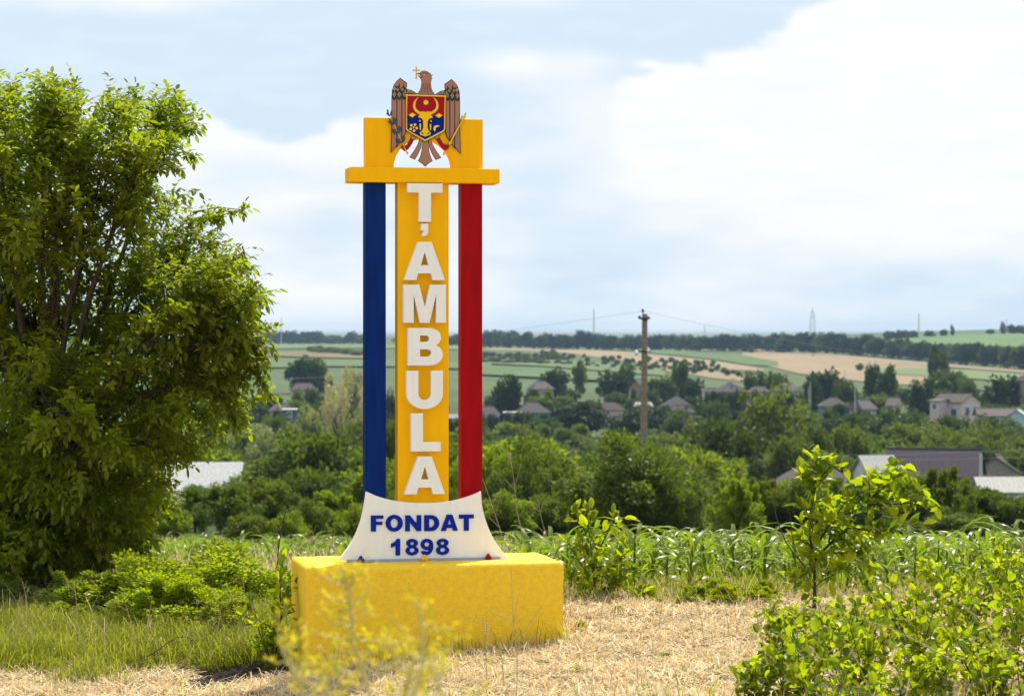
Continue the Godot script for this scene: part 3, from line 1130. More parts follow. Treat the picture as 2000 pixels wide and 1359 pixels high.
func make_protos() -> void:
	# crowns one metre high and about one metre wide; three degrees of fineness for near, middle and far
	rng.seed = 11
	for k in 3:
		protos["bush%d" % k] = crown_mesh(clumps_on(95, Vector3(0, 0.46, 0), Vector3(0.40, 0.42, 0.40), 0.115, 0.4), 150, 0.048, 0.028)
	for k in 2:
		var cl := clumps_on(110, Vector3(0, 0.42, 0), Vector3(0.42, 0.36, 0.42), 0.085, 0.4)
		for s in 16:       # shoots standing above the rest
			var a := rf(0, TAU)
			var q := Vector3(cos(a) * rf(0.0, 0.4), rf(0.55, 0.75), sin(a) * rf(0.0, 0.4))
			for m in 4:
				cl.append([q + Vector3(rf(-0.015, 0.015), m * 0.065, rf(-0.015, 0.015)), 0.045, rf(0.9, 1.35)])
		protos["shoots%d" % k] = crown_mesh(cl, 85, 0.046, 0.019, 0.0, Vector3(0, 0.4, 0), 0.5)
	for k in 3:
		protos["tree%d" % k] = crown_mesh(clumps_on(85, Vector3(0, 0.58, 0), Vector3(0.40, 0.36, 0.40), 0.11, 0.35), 85, 0.060, 0.036, 0.12)
	for k in 3:
		protos["far%d" % k] = crown_mesh(clumps_on(44, Vector3(0, 0.54, 0), Vector3(0.40, 0.40, 0.40), 0.14, 0.35), 60, 0.10, 0.062, 0.03)
	protos["tall0"] = crown_mesh(clumps_on(60, Vector3(0, 0.58, 0), Vector3(0.30, 0.42, 0.30), 0.11, 0.35), 70, 0.085, 0.05, 0.1)
	protos["pale0"] = crown_mesh(clumps_on(46, Vector3(0, 0.66, 0), Vector3(0.44, 0.32, 0.44), 0.085, 0.15), 60, 0.05, 0.02, 0.25)
	protos["cone0"] = crown_mesh(clumps_on(40, Vector3(0, 0.45, 0), Vector3(0.22, 0.48, 0.22), 0.12, 0.3), 60, 0.09, 0.05, 0.02)
	protos["limbs0"] = limb_mesh(0.22, 0.4, 0.26, 5, 0.035)
	protos["limbs1"] = limb_mesh(0.16, 0.5, 0.22, 6, 0.028)
	protos["limbs_open"] = limb_mesh(0.38, 0.4, 0.34, 7, 0.045)

	leafy("leaf olive", 0.15, 0.178, 0.03, 0.9, 0.5, 0.4)
	leafy("leaf bright", 0.235, 0.275, 0.03, 1.0, 0.5, 0.4)
	leafy("leaf mid", 0.125, 0.165, 0.03, 0.85, 0.5, 0.4)
	leafy("leaf dark", 0.078, 0.112, 0.026, 0.7, 0.5, 0.4)
	leafy("leaf deep", 0.036, 0.062, 0.022, 0.6, 0.5, 0.4)
	leafy("leaf silver", 0.27, 0.29, 0.14, 0.7)
	leafy("leaf pale", 0.48, 0.41, 0.25, 0.6)
	leafy("leaf walnut", 0.315, 0.355, 0.018, 1.0, 0.45, 0.4)
	leafy("leaf lime", 0.35, 0.40, 0.012, 1.0, 0.40, 0.45)
	leafy("leaf lime light", 0.46, 0.48, 0.012, 1.0, 0.38, 0.45)
	leafy("leaf lime dark", 0.17, 0.23, 0.02, 0.95, 0.30, 0.6)
	leafy("maize", 0.21, 0.27, 0.022, 0.95, 0.34, 0.5)
	leafy("grass green", 0.36, 0.36, 0.05, 0.9, 0.6, 0.3)
	leafy("grass dry", 0.75, 0.60, 0.36, 0.5, 0.7, 0.3, Vector3(1.1, 1.0, 0.8))
	leafy("straw bits", 0.80, 0.645, 0.40, 0.3, 0.7, 0.3, Vector3(1.1, 1.0, 0.8))
	leafy("leaf ridge", 0.022, 0.048, 0.034, 0.5, 0.6, 0.2)
	worn(paint("bark", lin(0.11, 0.085, 0.06), 0.9), noise_tex(0.05, 0.5, 1.0, 51, 256), 2.0)
	paint("bark dark", lin(0.05, 0.035, 0.028), 0.85)
	paint("twig pale", lin(0.40, 0.30, 0.19), 0.8)


func plant(called: String, label: String, cat: String, at: Vector3, w: float, h: float, proto: String, leaf: String, group := "", limbs := "limbs0", deep := 1.0) -> Node3D:
	var o := thing(called, label, cat, at - Vector3(0, 0.02 * h, 0), rf(0, TAU), group)
	var c := put(protos[proto], "crown", mats[leaf], o)
	c.scale = Vector3(w, h, w * deep)
	var s := put(protos[limbs], "trunk" if cat == "tree" else "stem", mats["bark"], o)
	s.scale = Vector3(w, h, w * deep)
	return o


func by_picture(called: String, label: String, cat: String, px: float, top: float, wide: float, d: float, proto: String, leaf: String, group := "", limbs := "limbs0") -> Node3D:
	var p := gp(px, d)
	var h := EYE - (top - HORIZON) / FOCAL * d - p.y
	return plant(called, label, cat, p, wide / FOCAL * d, maxf(h, 0.3), proto, leaf, group, limbs)


# a compound leaf of seven leaflets, hanging from its rib
func spray(b: Build, p: Vector3, dir: Vector3, s: float, t: float) -> void:
	var side := dir.cross(Vector3.UP)
	if side.length() < 0.05:
		side = Vector3.RIGHT
	side = side.normalized().rotated(dir, rf(-0.9, 0.9))
	var q := p
	var d := dir
	for k in 3:
		var nxt := (d + Vector3(0, -0.12, 0)).normalized()
		if k < 2:
			for sg in [-1.0, 1.0]:
				var ld: Vector3 = (d * 0.55 + side * float(sg) * 0.85 + Vector3(0, -0.08, 0) + rdir() * 0.45).normalized()
				var ls: Vector3 = ld.cross(rdir() * 0.5 + Vector3(0, 1, 0)).normalized()
				b.blade(q, ld, ls, s * rf(0.40, 0.56), s * rf(0.21, 0.29), 0.16, 0.08, tone(t, 0.2))
		else:
			b.blade(q, (d + Vector3(0, -0.3, 0)).normalized(), side, s * 0.58, s * 0.30, 0.15, 0.15, tone(t, 0.12))
		q += d * s * 0.30
		d = nxt


func make_walnut() -> void:
	rng.seed = 77
	var d := 23.5
	var base := gp(95, d)
	var t := thing("walnut_tree", "large broad leafed tree filling the left side, branches hanging almost to the ground", "tree", base)
	var loc := func(px: float, py: float, dz: float) -> Vector3:
		return air(px, py, d) + Vector3(0, 0, dz) - base
	# boughs: trunk, then limbs to the middle of each mass of leaves: column, row, radius (picture points)
	var lobes := [[70, 270, 120], [20, 235, 60], [110, 235, 60], [-20, 420, 120], [120, 360, 90], [-70, 300, 150], [165, 260, 95], [265, 245, 85], [318, 262, 58], [215, 345, 120], [60, 420, 160], [180, 450, 120], [285, 345, 80], [290, 470, 75], [385, 500, 92], [415, 575, 85], [435, 655, 72], [360, 620, 120], [412, 735, 85], [330, 760, 105], [230, 620, 150], [60, 640, 190], [-90, 560, 200], [250, 830, 105], [330, 850, 55], [150, 830, 160], [-20, 850, 200], [200, 960, 100], [262, 975, 50], [80, 990, 150], [-90, 1010, 180], [150, 1060, 85], [20, 1090, 90], [90, 1060, 115], [30, 1000, 140], [140, 1010, 110], [60, 1120, 70], [245, 1030, 45]]
	var limbs := Build.new()
	var trunk := Build.new()
	var fork: Vector3 = loc.call(85, 930, 0.0)
	trunk.tube([Vector3(0, -0.15, 0), Vector3(0.02, 0.4, 0.0), fork], [0.15, 0.12, 0.10], 10)
	put(trunk.mesh(), "trunk", mats["bark"], t)
	var leaves := Build.new()
	var sprays: Array = []
	for q in lobes:
		var r: float = q[2] / FOCAL * d
		var dz := rf(-0.5, 0.5) if q[0] > 330 else rf(-0.9, 0.8)
		var c: Vector3 = loc.call(q[0], q[1], dz)
		var mid := fork.lerp(c, 0.55) + Vector3(rf(-0.1, 0.1), rf(0.0, 0.25), 0)
		limbs.tube([fork + Vector3(rf(-0.04, 0.04), rf(-0.3, 0.1), 0), mid, c], [0.036, 0.022, 0.010], 6)
		var high: bool = q[1] < 520
		var bunches := int(r * r * (92.0 if high else 135.0)) + 6
		for m in bunches:      # leafy twigs, with air between them
			var u := rdir()
			var e := c + u * Vector3(r, r, r * 0.95) * pow(rng.randf(), 0.36) * rf(0.82, 1.14)
			if e.y < 0.15:
				continue
			var root := mid.lerp(c, rf(0.5, 1.0))
			if m % 3 == 0:
				limbs.tube([root, root.lerp(e, 0.5) + rdir() * 0.05, e], [0.012, 0.008, 0.003], 4, Color.WHITE, false)
			var axis := ((e - root).normalized() + rdir() * 0.4 + Vector3(0, 0.1, 0)).normalized()
			var br := rf(0.07, 0.17)
			var tn := rf(0.6, 1.3)
			for k in int(8 + 230.0 * br * br * 3.0):
				var p := e + rdir() * br * pow(rng.randf(), 0.5) + axis * rf(-0.12, 0.16)
				sprays.append([p, (axis * 0.7 + rdir() * 0.8 + Vector3(0, 0.05, 0)).normalized(), rf(0.09, 0.155), tn * rf(0.85, 1.15)])
	# thin outer shoots that break the outline
	for q in [[375, 415, 478, 412], [380, 430, 440, 425], [455, 560, 520, 585], [455, 590, 508, 640], [470, 690, 524, 752], [440, 640, 520, 700], [470, 480, 478, 520], [330, 260, 376, 250], [330, 300, 372, 300], [270, 220, 268, 176], [40, 230, 22, 172], [120, 220, 112, 180], [200, 225, 205, 190], [320, 330, 358, 330], [410, 790, 478, 812], [350, 860, 372, 880], [285, 860, 352, 900], [270, 930, 330, 940], [230, 1050, 300, 1045], [470, 790, 520, 772], [180, 1070, 260, 1075], [60, 1100, 150, 1110], [440, 780, 470, 835]]:
		var a: Vector3 = loc.call(q[0], q[1], rf(-0.4, 0.4))
		var e: Vector3 = loc.call(q[2], q[3], rf(-0.4, 0.4))
		var m := a.lerp(e, 0.5) + Vector3(0, 0.04, 0)
		limbs.tube([a, m, e], [0.008, 0.006, 0.003], 4, Color.WHITE, false)
		var l := a.distance_to(e)
		for k in int(l / 0.022) + 4:
			var p := a.lerp(e, sqrt(rng.randf()))
			sprays.append([p, ((e - a).normalized() * 0.8 + rdir() * 0.9).normalized(), rf(0.09, 0.15), rf(0.85, 1.25)])
	put(limbs.mesh(), "limbs", mats["bark"], t)
	# the sprays that hang nearest to the lens are parts, the rest one mass
	var eye := Vector3(0, EYE, 0) - base
	sprays.sort_custom(func(x: Array, y: Array) -> bool: return (x[0] as Vector3).distance_squared_to(eye) < (y[0] as Vector3).distance_squared_to(eye))
	var kinds: Array = []
	for k in 6:
		var b := Build.new()
		spray(b, Vector3.ZERO, Vector3(0, -0.1, 1).normalized(), 0.155, 0.8 + 0.08 * k)
		b.tube([Vector3.ZERO, Vector3(0, -0.010, 0.05), Vector3(0, -0.036, 0.105)], [0.002, 0.0018, 0.001], 4, Color(0.9, 0.9, 0.6), false)
		kinds.append(b.mesh())
	var own := 0
	for q in sprays:
		var p: Vector3 = q[0]
		if own < 280 and (p.x + base.x) / d * FOCAL + 1000.0 > -10.0:
			var o := put(kinds[own % 6], "leaf", mats["leaf walnut"], t)
			var zz: Vector3 = q[1]
			o.transform = Transform3D(Basis.looking_at(-zz, Vector3.UP if absf(zz.y) < 0.95 else Vector3.RIGHT), p)
			own += 1
		else:
			spray(leaves, p, q[1], q[2], q[3])
	var crown := put(leaves.mesh(), "foliage", mats["leaf walnut"], t)
	crown.set_meta("kind", "stuff")


# a young woody plant with broad leaves: boughs are [from, to] pairs in metres from its foot
func leafy_shrub(called: String, label: String, cat: String, at: Vector3, boughs: Array, gap: float, ln: float, mats_of: Array, stem_r: float, parts_most: int, wide := 0.62, twig := 0.22, group := "", droop := 0.25) -> Node3D:
	var t := thing(called, label, cat, at, 0.0, group)
	var wood := Build.new()
	var leaves: Array = []
	for q in boughs:
		var a: Vector3 = q[0]
		var e: Vector3 = q[1]
		var l := a.distance_to(e)
		var bend := Vector3(rf(-0.06, 0.06), rf(0.0, 0.08), rf(-0.06, 0.06)) * l
		var m := a.lerp(e, 0.5) + bend
		var r0: float = stem_r * (float(q[2]) if q.size() > 2 else 0.6)
		wood.tube([a, a.lerp(m, 0.55) + bend * 0.3, m, e], [r0, r0 * 0.8, r0 * 0.6, r0 * 0.25], 6)
		if q.size() > 3 and not q[3]:
			continue
		var steps := int(l / 0.042)
		for k in steps:
			var f := (k + rng.randf()) / steps
			if f < 0.12:
				continue
			var p := a.lerp(m, f * 2.0) if f < 0.5 else m.lerp(e, f * 2.0 - 1.0)
			var d := ((e - a).normalized() * 0.7 + rdir() * 0.9 + Vector3(0, 0.3, 0)).normalized()
			var tl := twig * rf(0.5, 1.2) * (1.2 - 0.6 * f)
			var te := p + d * tl
			wood.tube([p, te], [r0 * 0.25, r0 * 0.12], 4, Color.WHITE, false)
			var nl := maxi(2, int(tl / gap))
			for j in nl:
				var g := (j + 0.6) / nl
				var ld := (d * 0.6 + rdir() * 0.9 + Vector3(0, 0.05, 0)).normalized()
				leaves.append([p.lerp(te, g), ld, rf(0.45, 1.2) * ln])
		for k in 4:
			leaves.append([e, ((e - a).normalized() * 0.6 + rdir()).normalized(), ln * rf(0.5, 0.9)])
	put(wood.mesh(), "stem", mats["bark dark"], t)
	var eye := Vector3(0, EYE, 0) - at
	leaves.sort_custom(func(x: Array, y: Array) -> bool: return (x[0] as Vector3).distance_squared_to(eye) < (y[0] as Vector3).distance_squared_to(eye))
	var shapes: Array = []
	for k in 5:
		var b := Build.new()
		b.broad_leaf(Vector3.ZERO, Vector3(0, 0, 1), Vector3(1, 0, 0), 1.0, wide * (0.88 + 0.06 * k), 0.10 + 0.06 * k, droop * (0.5 + 0.25 * k), Color.WHITE * (0.85 + 0.07 * k))
		shapes.append(b.mesh())
	var rest: Array = []
	for m in mats_of:
		rest.append(Build.new())
	for k in leaves.size():
		var q: Array = leaves[k]
		var zz: Vector3 = q[1]
		var side := zz.cross(Vector3.UP).normalized() if absf(zz.y) < 0.95 else Vector3.RIGHT
		side = side.rotated(zz, rf(-0.8, 0.8))
		var mi := rng.randi() % mats_of.size()
		if k < parts_most:
			var o := put(shapes[k % 5], "leaf", mats[mats_of[mi]], t)
			o.transform = Transform3D(Basis(side, zz.cross(side), zz).scaled(Vector3.ONE * float(q[2])), q[0])
		else:
			rest[mi].broad_leaf(q[0], zz, side, q[2], float(q[2]) * wide * rf(0.85, 1.1), rf(0.1, 0.35), rf(0.1, 0.4), tone(1.0, 0.15))
	for mi in mats_of.size():
		if rest[mi].v.size() > 0:
			var o := put(rest[mi].mesh(), "foliage", mats[mats_of[mi]], t)
			o.set_meta("kind", "stuff")
	return t


# ------------------------------------------------------------------ maize
func maize_parts(parts: bool) -> Array:      # [stalk, leaf, leaf ...] or [whole plant]
	var out: Array = []
	var whole := Build.new()
	var h := rf(0.38, 0.52)
	var b := whole if not parts else Build.new()
	b.tube([Vector3(0, -0.03, 0), Vector3(0, h * 0.5, 0), Vector3(rf(-0.02, 0.02), h, 0)], [0.014, 0.012, 0.006], 6, Color(0.9, 1.0, 0.8))
	if parts:
		out.append(b.mesh())
	var n := 8
	for k in n:
		var lf := whole if not parts else Build.new()
		var a := PI * k + rf(-0.5, 0.5)
		var y := h * (0.12 + 0.8 * k / n)
		var out_d := Vector3(cos(a), 0, sin(a))
		var ln := rf(0.42, 0.66) * (0.75 if k < 2 else 1.0)
		var rise := rf(0.7, 1.3) + 0.06 * k
		var pts: Array = []
		var ws: Array = []
		var p := Vector3(0, y, 0)
		var el := rise
		for s in 8:
			pts.append(p)
			var f := s / 7.0
			ws.append(0.025 * (0.5 + 1.6 * f) * (1.0 - f * f) if f < 0.99 else 0.0)
			el -= rf(0.18, 0.42)
			p += (out_d * cos(el) + Vector3(0, sin(el), 0)) * ln / 7.0
		lf.strap(pts, Vector3(-sin(a), 0, cos(a)), ws, 0.32, tone(1.0, 0.18))
		if parts:
			out.append(lf.mesh())
	if not parts:
		out.append(whole.mesh())
	return out


func make_maize() -> void:
	rng.seed = 303
	var whole: Array = []
	var sets: Array = []
	for k in 6:
		whole.append(maize_parts(false)[0])
	for k in 5:
		sets.append(maize_parts(true))
	var spots: Array = []
	var row_dir := Vector2(cos(0.35), -sin(0.35))      # rows run away to the right
	var across := Vector2(-row_dir.y, row_dir.x)
	for r in range(-90, 90):
		for s in range(-250, 320):
			var q := Vector2(0.5, -38.0) + across * r * 0.62 + row_dir * (s * 0.21 + rf(-0.06, 0.06)) + across * rf(-0.05, 0.05)
			var d := -q.y
			if d < 20.9 + 0.4 * sin(q.x * 1.7) or d > 58.0 or rng.randf() < 0.08:
				continue
			var px := q.x / d * FOCAL + 1000.0
			if px < 250.0 or px > 2150.0:
				continue
			if px < 1020.0 and d < 36.0 + (1020.0 - px) * 0.004:
				continue
			if px > 1360.0 and px < 1480.0 and d < 21.6:
				continue
			spots.append(Vector3(q.x, ground(q.x, q.y), q.y))
	spots.sort_custom(func(a: Vector3, b: Vector3) -> bool: return a.z > b.z)
	var rest: Array = []
	for k in 6:
		rest.append([])
	for k in spots.size():
		var p: Vector3 = spots[k]
		var sc := rf(0.62, 1.05)
		if k < 300:
			var at_px := p.x / -p.z * FOCAL + 1000.0
			var label := "green maize plant at the front of the field, " + ("beside the bright shrub at the pedestal" if at_px < 1240.0 else "before the largest olive bush" if at_px < 1400.0 else "left of the sapling" if at_px < 1570.0 else "behind the sapling" if at_px < 1820.0 else "right of the sapling")
			if k < 90:
				var t := thing("maize_plant", label, "maize plant", p, rf(0, TAU), "maize plants in the front rows")
				t.scale = Vector3.ONE * sc
				t.rotation.x = rf(-0.16, 0.16)
				var st: Array = sets[k % 5]
				for j in st.size():
					put(st[j], "stalk" if j == 0 else "leaf", mats["maize"], t)
			else:
				var o := put(whole[k % 6], "maize_plant", mats["maize"], self)
				o.position = p
				o.rotation = Vector3(rf(-0.16, 0.16), rf(0, TAU), 0)
				o.scale = Vector3.ONE * sc
				tag(o, label, "maize plant", "maize plants in the front rows")
		else:
			rest[k % 6].append(Transform3D((Basis(Vector3.RIGHT, rf(-0.2, 0.2)) * Basis(Vector3.UP, rf(0, TAU))).scaled(Vector3.ONE * sc), p))
	var field_root := thing("maize_field", "dense green maize standing in rows behind the monument", "maize")
	field_root.set_meta("kind", "stuff")
	for k in 6:
		var mm := scatter(whole[k], rest[k], "maize_rows", mats["maize"], field_root)
		mm.name = "maize_rows" if k == 0 else "maize_rows_%03d" % k


# ------------------------------------------------------------------ grass
func tuft(n: int, h: float, spread: float, lean: float, w: float) -> ArrayMesh:
	var b := Build.new()
	for k in n:
		var a := rf(0, TAU)
		var o := Vector3(rf(-spread, spread), -0.01, rf(-spread, spread))
		var dir := Vector3(cos(a), 0, sin(a))
		var hh := h * rf(0.5, 1.15)
		var l := lean * rf(0.3, 1.3)
		var pts: Array = [o, o + Vector3(0, hh * 0.5, 0) + dir * l * hh * 0.25, o + Vector3(0, hh * 0.85, 0) + dir * l * hh * 0.7, o + Vector3(0, hh * (1.0 - 0.2 * l), 0) + dir * l * hh * 1.2]
		b.strap(pts, Vector3(-sin(a), 0, cos(a)), [w, w * 0.9, w * 0.6, 0.0], 0.2, tone(1.0, 0.22))
	return b.mesh()


func litter(n: int, w: float) -> ArrayMesh:       # fallen straws, lying every way
	var b := Build.new()
	for k in n:
		var a := rf(0, TAU)
		var o := Vector3(rf(-0.12, 0.12), rf(0.0, 0.018), rf(-0.12, 0.12))
		var d := Vector3(cos(a), rf(-0.1, 0.28), sin(a))
		var ln := rf(0.04, 0.18)
		b.strap([o, o + d * ln * 0.5 + Vector3(0, 0.004, 0), o + d * ln], Vector3(-sin(a), 0, cos(a)), [w, w, w * 0.6], 0.2, tone(0.18 if rng.randf() < 0.22 else 0.9, 0.45))
	return b.mesh()


func in_pedestal(p: Vector3, margin := 0.03) -> bool:
	var q := (p - STELE_AT).rotated(Vector3.UP, -STELE_TURN)
	return absf(q.x - 0.045) < 0.95 + margin and absf(q.z + 0.085) < 0.435 + margin


func strewn(n: int, d0: float, d1: float, px0: float, px1: float, keep: Callable, lo := 0.7, hi := 1.3) -> Array:
	var out: Array = []
	for k in n:
		var d := sqrt(rf(d0 * d0, d1 * d1))
		var p := gp(rf(px0, px1), d)
		if in_pedestal(p) or not keep.call(p, d):
			continue
		var nrm := Vector3(ground(p.x - 0.1, p.z) - ground(p.x + 0.1, p.z), 0.2, ground(p.x, p.z - 0.1) - ground(p.x, p.z + 0.1)).normalized()
		var bs := Basis(Quaternion(Vector3.UP, nrm)) * Basis(Vector3.UP, rf(0, TAU))
		out.append(Transform3D(bs.scaled(Vector3.ONE * rf(lo, hi)), p))
	return out


func green_left(p: Vector3, d: float) -> float:      # how much green grass grows here, left of the monument
	var q := bump.get_noise_2d(p.x * 26.0, p.z * 26.0) * 1.6 + bump.get_noise_2d(p.x * 110.0, p.z * 110.0) * 0.5
	return smoothstep(-1.0, -1.8, p.x + q * 0.4) * smoothstep(18.6, 20.0, d + q * 0.8)


func make_grass() -> void:
	rng.seed = 909
	var dry := thing("dry_grass", "short dry straw coloured grass and fallen straws on the bank round the monument", "grass")
	dry.set_meta("kind", "stuff")
	var always := func(_p: Vector3, _d: float) -> bool: return true
	for k in 4:
		var xf := strewn(9000, 14.5, 23.6, -60, 2060, func(p: Vector3, d: float) -> bool: return green_left(p, d) < 0.5 and dark_strip(p, d) < rf(0.02, 0.3), 0.7, 1.4)
		scatter(litter(30, 0.0034), xf, "fallen_straw" if k == 0 else "fallen_straw_%03d" % k, mats["straw bits"], dry)
	for k in 3:
		var xf := strewn(3200, 14.5, 24.0, -60, 2060, func(p: Vector3, d: float) -> bool: return green_left(p, d) < rf(0.3, 1.6) and dark_strip(p, d) < 0.15, 0.6, 1.4)
		scatter(tuft(9, 0.11, 0.05, 0.9, 0.0026), xf, "dry_tuft" if k == 0 else "dry_tuft_%03d" % k, mats["grass dry"], dry)
	var far_dry := strewn(420, 23.0, 33.0, 150, 1010, always, 0.7, 1.4)
	scatter(tuft(12, 0.42, 0.10, 0.6, 0.0028), far_dry, "dry_stand", mats["grass dry"], dry)
	scatter(tuft(12, 0.25, 0.10, 0.6, 0.003), strewn(2600, 55.0, 66.0, 200, 2100, always, 0.8, 1.5), "dry_margin", mats["grass dry"], dry)

	var g := thing("green_grass", "fresh green and yellowing grass left of the monument under the tree", "grass")
	g.set_meta("kind", "stuff")
	for k in 3:
		var xf := strewn(2300, 18.3, 21.2, -60, 600, func(p: Vector3, d: float) -> bool: return green_left(p, d) > rf(0.1, 1.0), 0.45, 1.35)
		scatter(tuft(13, 0.19 + 0.03 * k, 0.07, 0.8, 0.0028), xf, "grass_tuft" if k == 0 else "grass_tuft_%03d" % k, mats["grass green"], g)
	scatter(tuft(4, 0.36, 0.12, 0.8, 0.0018), strewn(130, 18.6, 22.0, -60, 520, func(p: Vector3, d: float) -> bool: return green_left(p, d) > 0.4, 0.7, 1.3), "seeding_grass", mats["grass dry"], g)
	scatter(tuft(9, 0.10, 0.05, 0.7, 0.0026), strewn(1900, 15.0, 23.0, -60, 2060, func(p: Vector3, d: float) -> bool: return bump.get_noise_2d(p.x * 50.0, p.z * 50.0) > 0.12 and dark_strip(p, d) < 0.5, 0.6, 1.3), "young_grass", mats["grass green"], g)
	scatter(tuft(10, 0.24, 0.10, 0.7, 0.004), strewn(3000, 22.0, 36.0, 150, 1100, always, 0.6, 1.3), "verge_grass", mats["grass green"], g)
	scatter(tuft(10, 0.22, 0.10, 0.7, 0.003), strewn(420, 20.5, 22.2, 1080, 2060, always, 0.6, 1.3), "field_edge_grass", mats["grass green"], g)
	# scattered small yellow flowers and green leaves in the straw
	var yb := Build.new()
	var gb := Build.new()
	for k in 9:
		var o := Vector3(rf(-0.12, 0.12), rf(0.01, 0.06), rf(-0.12, 0.12))
		for s in 3:
			(yb if k % 2 == 0 else gb).leaf(o + rdir() * 0.006, rdir(), rdir().cross(Vector3.UP).normalized(), rf(0.010, 0.020), rf(0.007, 0.012), 0.2, 0.1, tone(1.0, 0.2))
	var patch := func(p: Vector3, d: float) -> bool: return bump.get_noise_2d(p.x * 34.0 + 90.0, p.z * 34.0) > rf(-0.25, 0.35) and dark_strip(p, d) < 0.5
	scatter(yb.mesh(), strewn(700, 14.8, 22.5, -60, 2060, patch, 0.7, 1.4), "tiny_flowers", leafy("yellow petals", 0.88, 0.68, 0.01, 0.9), g)
	scatter(gb.mesh(), strewn(900, 14.8, 22.5, -60, 2060, patch, 0.7, 1.5), "tiny_leaves", mats["leaf bright"], g)
	# grass against the pedestal
	var foot: Array = []
	for k in 170:
		var q := Vector3(rf(-0.95, 1.05), 0, 0.36 + rf(0.0, 0.10)) if rng.randf() < 0.85 else Vector3(-0.92 - rf(0, 0.08), 0, rf(-0.5, 0.35))
		var p := STELE_AT + q.rotated(Vector3.UP, STELE_TURN)
		p.y = ground(p.x, p.z)
		foot.append(Transform3D(Basis(Vector3.UP, rf(0, TAU)).scaled(Vector3.ONE * rf(0.5, 1.3)), p))
	scatter(tuft(5, 0.21, 0.05, 0.6, 0.0024), foot.slice(0, 90), "pedestal_grass", mats["grass green"], g)
	scatter(tuft(5, 0.15, 0.05, 0.6, 0.0022), foot.slice(90), "pedestal_straw", mats["grass dry"], dry)


func dark_strip(p: Vector3, d: float) -> float:       # weight of the darker strip at the left foot of the pedestal
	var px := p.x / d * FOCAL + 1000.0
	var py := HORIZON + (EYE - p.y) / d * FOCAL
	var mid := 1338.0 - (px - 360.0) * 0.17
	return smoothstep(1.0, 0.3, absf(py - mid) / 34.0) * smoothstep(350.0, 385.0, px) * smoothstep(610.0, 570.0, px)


func make_clods() -> void:
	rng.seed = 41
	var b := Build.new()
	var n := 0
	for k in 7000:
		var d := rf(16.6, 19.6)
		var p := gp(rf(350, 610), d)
		if dark_strip(p, d) < rf(0.25, 0.8) or in_pedestal(p, 0.0):
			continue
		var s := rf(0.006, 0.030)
		b.ball(p + Vector3(0, s * 0.2, 0), Vector3(s * rf(0.8, 1.6), s * rf(0.6, 1.0), s * rf(0.8, 1.4)), 6, 3, Color.WHITE * rf(0.5, 1.3))  # small dark lumps strewn over the darker strip
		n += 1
	var m := paint("dark clods", lin(0.045, 0.036, 0.028), 0.95, 0.2)
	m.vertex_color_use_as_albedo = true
	var o := put(b.mesh(), "dark_clods", m, self)
	tag(o, "strip of loose dark clods at the left foot of the pedestal", "soil", "", "stuff")


